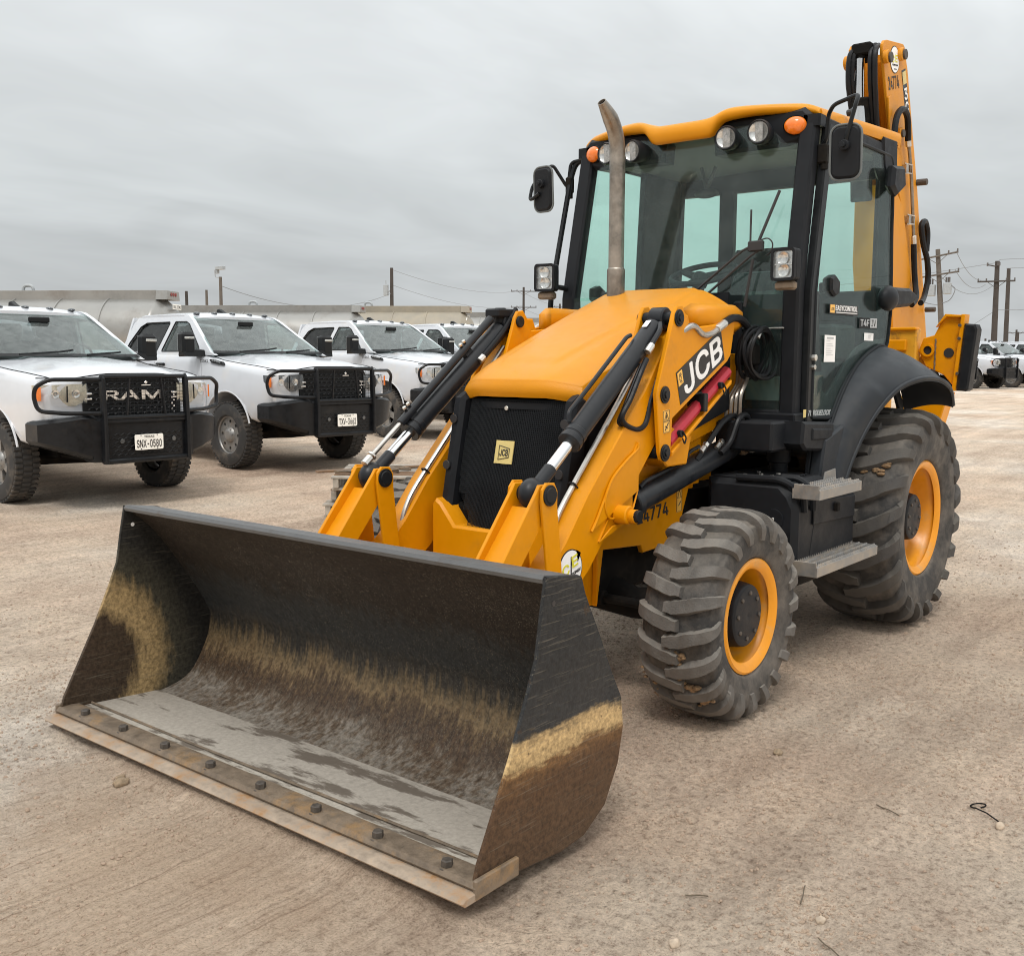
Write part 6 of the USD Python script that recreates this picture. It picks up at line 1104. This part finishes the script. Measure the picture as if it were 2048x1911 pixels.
pickup(-7.16, -9.79, 1.491, gz(-7.2, -9.8), 'white pickup half hidden by the raised loader ram, third from the left', GRP, 'alloy', 'headlamp_clear', 'TXV-3661' if False else None, 'T1047')
pickup(-10.35, -10.6, 1.48, gz(-10.35, -10.6), 'white pickup of which only the rear side windows show beside the far loader ram', GRP)
FG = 'white pickups parked far off on the right'
# ------------------------------------------------------------------ far pickups on the right
for (x, y), lb in zip(((-37.7, -10.1), (-40.8, -9.3), (-43.9, -8.5), (-47.0, -7.7), (-50.1, -6.9)),
        ('far white pickup whose black brush guard stands right beside the stabiliser pad', 'far white pickup, second of the far row, its guard in front of a neighbour\'s wheel',
         'far white pickup with a front wheel and hood badge in clear view, third of five', 'far white pickup of which only windscreen and roof show, fourth of the far row', 'far white pickup at the end of the far row by the photo\'s right edge')):
    pickup(x, y, 1.31, gz(x, y), lb, FG, 'steel', 'headlamp_clear')

# ------------------------------------------------------------------ tanker trailers behind the pickups
def tanker(ex, ey, top, length, skin, label, tape=False, plate=False, yaw=math.atan2(-.845, .534), R=1.05):
    """ex, ey: middle of the rear head; the tank runs away from it along yaw"""
    g0 = float(terrain(ex, ey)); t = thing('tanker_trailer', label, 'tanker trailer', (ex, ey, g0), yaw, 'tanker trailers parked behind the white pickups')
    zc = top - g0 - R - .22
    head = [(-.60, 0), (-.59, .15), (-.54, .40), (-.42, .66), (-.26, .86), (-.10, .99), (0, R)]
    n = 9; body = []
    for k in range(n + 1): body += [(length*k/n - .03, R), (length*k/n - .02, R + .03), (length*k/n + .02, R + .03), (length*k/n + .03, R)] if 0 < k < n else []
    prof = head + body + [(length, R), (length + .3, .6), (length + .42, 0)]
    obj('tank', lathe(prof, (0, 0, zc), (1, 0, 0), 56), skin, t, 40)
    obj('top_box', prism([(-.35, zc + R*.80), (.35, zc + R*.80), (.33, zc + R + .22), (-.33, zc + R + .22)], 0.05, length - .05, 'yz', .01) if False else cat(box(.02, length - .05, .30, .34, zc + R*.93, zc + R + .20, .004), box(.02, length - .05, -.34, -.30, zc + R*.93, zc + R + .20, .004), box(0, .03, -.34, .34, zc + R*.93, zc + R + .20, .004)), skin, t)
    lb_ = obj('lamp_box', prism([(-.42, zc + R - .06), (.42, zc + R - .06), (.36, zc + R + .19), (-.36, zc + R + .19)], -.34, .0, 'yz', .01), skin, t)
    for y in (-.14, 0, .14): obj('tail_lamp', cyl((-.355, y, zc + R + .09), (-.335, y, zc + R + .09), .05, 12), 'tail_lamp', lb_)
    if plate: obj('unit_plate', cat(box(-.44, -.425, -.26, .26, zc + R - .32, zc + R - .18, .004)), 'plate_white', t); obj('unit_lettering', text('KL200', (-.4415, .23, zc + R - .295), (0, -.46, 0), (0, 0, .09), (0, 1, 0, 1), .002), 'ink', t, False)
    if tape:
        for a in (.55, .95, 1.35, 1.75, 2.2, 2.6):
            q = [(-.26, .875*math.cos(a + d), zc + .875*math.sin(a + d)) for d in (-.09, 0, .09)]; obj('reflective_strip', tube(q, .022, 5), 'tape_white', t)
    obj('frame', cat(box(.3, length - .2, -.5, -.38, 1.02, 1.2, .01), box(.3, length - .2, .38, .5, 1.02, 1.2, .01), box(.0, .12, -1.15, 1.15, .55, .72, .02), *[box(k, k + .1, -.9, .9, 1.05, zc - R + .15, .02) for k in (1.0, 3.0, length - 1.5)], *[cyl((length - 2.2, s*.6, 0), (length - 2.2, s*.6, 1.1), .07, 10) for s in (1, -1)]), 'dark_iron', t)
    for k in (1.3, 2.6):
        for s in (1, -1):
            obj('wheel', lathe([(-.28, .30), (-.28, .45), (-.22, .51), (.0, .52), (.22, .51), (.28, .45), (.28, .30), (.12, .27), (.10, .05), (.2, 0)], (k, s*.92, .52), (0, s, 0), 28), 'truck_tyre', t, 35)
    for k in range(3): obj('hatch', cyl((length*(.25 + .25*k), 0, zc + R - .02), (length*(.25 + .25*k), 0, zc + R + .2), .22, 16), skin, t)
    obj('vent_elbow', tube(bend([(length*.3, .1, zc + R), (length*.3, .1, zc + R + .35), (length*.3 + .3, .1, zc + R + .35), (length*.3 + .3, .1, zc + R + .1)], .12), .045, 8), 'transformer_grey', t)
    return t
tanker(-10.4, -23.1, 3.44, 12.5, 'tank_skin', 'nearest grey tanker trailer, its streaked rear head showing between two pickups', plate=True)
tanker(-20.7, -26.5, 3.56, 12.5, 'tank_skin', 'grey tanker trailer whose rear head shows above the third pickup\'s roof')
tanker(-25.8, -25.6, 3.72, 12.5, 'tank_tan', 'tan tanker trailer with white reflective strips round its rear head', tape=True)
tanker(-36.3, -31.8, 4.0, 12.5, 'tank_skin', 'pale tanker trailer whose rear head shows just left of the far loader ram')
tanker(-42.5, -33.4, 3.95, 12.5, 'tank_skin', 'farthest tanker trailer, its top just showing behind the hood and the work lamp')

# ------------------------------------------------------------------ poles and wires
def pole(name, x, y, top, r, label, mat='pole_wood', lean=(0, 0), arms=(), group=None):
    g0 = float(terrain(x, y)); t = thing(name, label, 'utility pole', (x, y, g0), 0, group); h = top - g0
    at = lambda z: A([lean[0]*(z/h), lean[1]*(z/h), z])
    obj('post', tube([at(-.3), at(h*.5), at(h)], [r*1.25, r*1.1, r*.85], 12), mat, t)
    for (z, half, d, tilt) in arms:
        d = A([d[0], d[1], 0.])/math.hypot(*d); c = at(z) ; e = A([0, 0, tilt])
        a = c - d*half - e; b = c + d*half + e; n = np.cross(d, [0, 0, 1.])
        obj('crossarm', tube([a + n*(r + .05), b + n*(r + .05)], .065, 6), mat, t)
        for k in (-1, -.55, .55, 1): obj('insulator', cat(cyl(c + d*half*k*.96 + e*k + n*(r + .05), c + d*half*k*.96 + e*k + n*(r + .05) + A([0, 0, .22]), .05, 8)), 'insulator', t)
        for k in (-1, 1): obj('brace', tube([c + d*half*.5*k + e*.5*k + n*(r + .06), c - A([0, 0, .5]) + n*r], .02, 5), mat, t)
    return t, at, g0
XD = (-.17, .98)       # across the view on the right
t, at, g0 = pole('utility_pole', -53.2, -57.6, 8.74, .15, 'dark pole with one grey transformer rising behind the third pickup')
obj('transformer', cat(cyl(at(6.1) + A([.30, -.36, 0]), at(6.95) + A([.30, -.36, 0]), .21, 16), cyl(at(6.95) + A([.30, -.36, 0]), at(7.3) + A([.30, -.36, 0]), .03, 8), box(.1, .3, -.3, -.1, 6.4, 6.5, .01)), 'transformer_grey', t)
pole('utility_pole', -103.4, -83.9, 11.0, .17, 'slim pole with two crossarms just left of the far loader ram\'s top', arms=((10.0, 1.7, (-.66, .75), 0), (7.9, 1.7, (-.66, .75), 0)))
t, at, g0 = pole('utility_pole', -130.5, -97.9, 10.4, .18, 'farthest slim pole with crossarms and transformers below the work lamp', arms=((9.4, 1.7, (-.66, .75), 0), (7.4, 1.7, (-.66, .75), 0)))
obj('transformer', cat(cyl(at(4.2) + A([-.5, .5, 0]), at(5.2) + A([-.5, .5, 0]), .26, 12)), 'transformer_grey', t)
obj('transformer', cat(cyl(at(4.2) + A([.5, -.5, 0]), at(5.2) + A([.5, -.5, 0]), .26, 12)), 'transformer_grey', t)
t, at, g0 = pole('utility_pole', -65.55, -18.30, 8.85, .17, 'leaning weathered pole with two crossarms and box transformers right of the boom', 'pole_pale', (.17, -.75), ((7.95, 1.25, XD, .22), (6.75, 1.25, XD, .17)))
for k, (yy, zz, w) in enumerate(((-.62, 5.75, .36), (.52, 5.85, .24))):
    c = at(zz) + A([.1, yy, 0]); obj('transformer', cat(box(c[0] - .2, c[0] + .2, c[1] - w, c[1] + w, c[2] - .38, c[2] + .38, .04)), 'transformer_grey', t)
    for q in (-.2, .05, .25): obj('bushing', cyl(c + A([0, q*w*2, .36]), c + A([0, q*w*2, .72]), .05, 8), 'insulator', t)
    obj('lead_cable', tube(curve([c + A([0, w*(1 if k else -1), .2]), c + A([0, (w + .25)*(1 if k else -1), -.1]), c + A([0, w*(.8 if k else -.8), -.75]), at(zz - 1.0) + A([.1, 0, 0])], 6), .025, 6), 'wire_grey', t)
t, at, g0 = pole('utility_pole', -75.1, -17.72, 8.75, .19, 'tall dark pole with a long crossarm, nearer of the pair at the right edge', lean=(-.02, -.10), arms=((6.85, 1.25, XD, 0),))
obj('top_arm', tube([at(7.9) + A([.2, 0, 0]), at(8.0) + A([.25, -.62, .05])], .05, 6), 'pole_wood', t)
for q in (-.6, .12, .22): obj('insulator', cyl(at(7.95) + A([.25, q, 0]), at(7.95) + A([.25, q, .25]), .06, 8), 'insulator', t)
pole('utility_pole', -85.95, -19.58, 9.05, .17, 'bare dark pole, farther of the pair at the right edge', lean=(-.02, -.12))
pole('utility_pole', -198, -45.4, 7.2, .2, 'tiny far pole with a crossarm above the far pickups', arms=((6.2, 2.0, XD, 0),))
for k, (x, y, top) in enumerate(((-120.0, -25.1, 5.4), (-128, -28.6, 5.0), (-110.0, -27.5, 3.9))):
    pole('far_post', x, y, top, .12, ('thin far post between the pair of tall poles', 'second thin far post right of the tall poles', 'short far post left of the tall dark pole')[k])
t, at, g0 = pole('camera_pole', -29.7, -47.4, 6.1, .10, 'short pole carrying a boxy camera light behind the second pickup', 'pole_pale')
obj('camera_head', cat(box(-.12, .12, -.35, .35, 6.05, 6.25, .02), tube([(0, .0, 5.6), (.15, -.25, 5.65), (.18, -.3, 6.05)], .03, 6), box(-.1, .1, -.45, -.2, 5.85, 6.05, .02)), 'transformer_grey', t)
pole('far_post', -21.5, -38.5, 4.55, .075, 'thin dark post just right of the nearest tanker\'s rear head')
pole('far_post', -23.4, -39.7, 4.75, .07, 'thin pale post left of the camera pole', 'pole_pale')
def wire(a, b, sag, r, label):
    a, b = A(a, float), A(b, float); s = np.linspace(0, 1, 25); p = a + (b - a)*s[:, None]; p[:, 2] -= 4*sag*s*(1 - s)
    return obj('overhead_wire', tube(p, r, 5), 'wire_grey', None, 40, label=label, cat='wire')
wire((-29.7, -47.4, 5.6), (-53.2, -57.6, 6.75), 1.15, .018, 'sagging wire from the camera pole to the transformer pole')
wire((-53.2, -57.6, 8.6), (-103.4, -83.9, 10.6), .9, .016, 'upper wire running right from the transformer pole\'s top')
wire((-53.2, -57.6, 7.4), (-103.4, -83.9, 8.6), .9, .016, 'lower wire running right from the transformer pole')
wire((-103.4, -83.9, 10.3), (-130.5, -97.9, 10.0), .3, .018, 'upper wire between the two slim poles with crossarms')
wire((-103.4, -83.9, 8.2), (-130.5, -97.9, 7.9), .3, .018, 'lower wire between the two slim poles with crossarms')
wire((-65.6, -17.95, 8.7), (-74.9, -18.8, 7.4), .45, .016, 'steep wire from the leaning pole\'s top arm to the tall pole\'s crossarm')
wire((-65.6, -17.95, 7.5), (-74.9, -18.5, 7.1), .65, .016, 'slack wire from the leaning pole\'s lower arm to the tall pole')
wire((-65.3, -18.9, 7.3), (-75.0, -17.9, 7.1), 1.0, .016, 'slackest wire drooping below the leaning pole\'s lower arm')
wire((-85.9, -60.0, 8.0), (-75.1, -17.7, 8.65), .8, .016, 'long wire passing behind the leaning pole to the tall pole\'s top')
wire((-75.1, -17.7, 8.85), (-60.0, 40.0, 9.0), .6, .016, 'topmost wire leaving the tall pole to the right')
wire((-75.1, -17.2, 8.2), (-60.0, 40.0, 8.4), .6, .016, 'second wire leaving the tall pole to the right')
wire((-75.1, -17.8, 5.2), (-74.7, -20.6, 3.2), .0, .014, 'guy wire slanting down left from the tall pole')
wire((-75.1, -17.7, 5.25), (-60.0, 40.0, 5.4), .3, .016, 'low wire leaving the tall pole to the right')

# ------------------------------------------------------------------ stack of pallets beside the loader
def pallet(cx, cy, z, rz, label, seed):
    t = thing('pallet', label, 'pallet', (cx, cy, z), rz, 'old pallets stacked beyond the loader'); g = np.random.default_rng(seed)
    for y in (-.46, 0, .46): obj('stringer', box(-.55, .55, y - .025, y + .025, .022, .105, .004), 'board_grey', t)
    for k in range(7):
        x = -.50 + k/6.0 + g.normal(0, .006); w = .045 + .008*g.random(); e = g.normal(0, .012)
        if g.random() < .9: obj('deck_board', box(x - w, x + w, -.50 + e, .50 + e, .105, .125, .003), 'board_grey' if g.random() < .7 else 'board_brown', t)
    for x in (-.48, 0, .48): obj('base_board', box(x - .05, x + .05, -.5, .5, 0, .02, .003), 'board_grey', t)
    return t
PX, PY = -.55, -3.95; pz = gz(PX, PY) + .005
for k, (dx, dy, dr, lb) in enumerate(((0, 0, .62, 'bottom weathered pallet of the stack beyond the loader arm'), (.03, -.04, .66, 'second weathered pallet up the stack beyond the loader arm'), (-.05, .02, .55, 'third weathered pallet up the stack beyond the loader arm'), (.02, .03, .70, 'topmost weathered pallet of the stack beyond the loader arm'))):
    pallet(PX + dx, PY + dy, pz + .126*k, dr, lb, 30 + k)
obj('loose_lath', xf(box(-.6, .6, -.035, .035, 0, .02, .003), rotz(-.35), (PX + .1, PY - .1, pz + .506)), 'board_brown', label='loose dark lath lying on top of the pallet stack', cat='board')
obj('rusty_chain', tube([(PX + .15 + .25*math.sin(k*.7) + .01*k, PY + .05 + .18*math.cos(k*1.1), pz + .525 + .012*(k % 2)) for k in range(26)], .014, 6), 'edge_brown', label='rusty chain heaped on the pallet stack', cat='chain')

# ------------------------------------------------------------------ small things lying about
def lump(x, y, r, seed, mat, label, flat=.7, name='clod', cat_='clod'):
    v, f = rock(seed, flat, 2); v = v + .10*(meshkit.fbm(v*2.3 + seed, 3, seed) - .5)[:, None]*v
    return obj(name, (v*r + A([x, y, gz(x, y) + r*.35*flat]), f), mat, None, 60, label=label, cat=cat_)
lump(4.325, -.43, .030, 2, 'clod', 'larger of two brown clods in front of the cutting edge')
lump(4.30, -.475, .018, 4, 'clod', 'smaller of two brown clods in front of the cutting edge')
lump(2.60, 2.20, .018, 5, 'stone_pale', 'pale blocky stone near the wire loop at the right', .8, 'stone', 'stone')
lump(3.93, 1.70, .018, 6, 'stone_pale', 'rounded grey stone at the bottom centre of the photo', .8, 'stone', 'stone')
lump(3.58, 1.97, .016, 3, 'stone_pale', 'round stone among grit beside a twig at the bottom right', .8, 'stone', 'stone')
lump(2.45, 1.32, .024, 7, 'clod', 'dark clod just in front of the small front wheel')
def twig(x, y, l, a, label):
    p = [(x + l*(k/4 - .5)*math.cos(a) + .003*math.sin(k*2), y + l*(k/4 - .5)*math.sin(a), gz(x, y) + .008) for k in range(5)]
    return obj('twig', tube(curve(p, 3), .0022, 5), 'twig', label=label, cat='twig')
twig(2.72, 1.86, .10, 1.2, 'short dark twig lying left of the wire loop')
twig(3.47, 1.87, .11, .3, 'twig beside the patch of pale grit at the bottom right')
twig(3.70, 2.05, .12, 1.0, 'twig below the round stone at the bottom right')
twig(3.66, 1.62, .07, 2.2, 'thin twig near the bottom centre of the photo')
wl = [(2.486 + .025*math.cos(a), 2.10 + .025*math.sin(a), gz(2.486, 2.1) + .012 + .006*math.sin(a)) for a in np.linspace(.6, 6.2, 16)] + [(2.53, 2.14, gz(2.5, 2.1) + .012), (2.57, 2.19, gz(2.57, 2.19) + .008)]
obj('wire_loop', tube(wl, .0028, 6), 'dark_iron', label='bent bit of dark wire with a looped end on the dirt at the right', cat='wire')
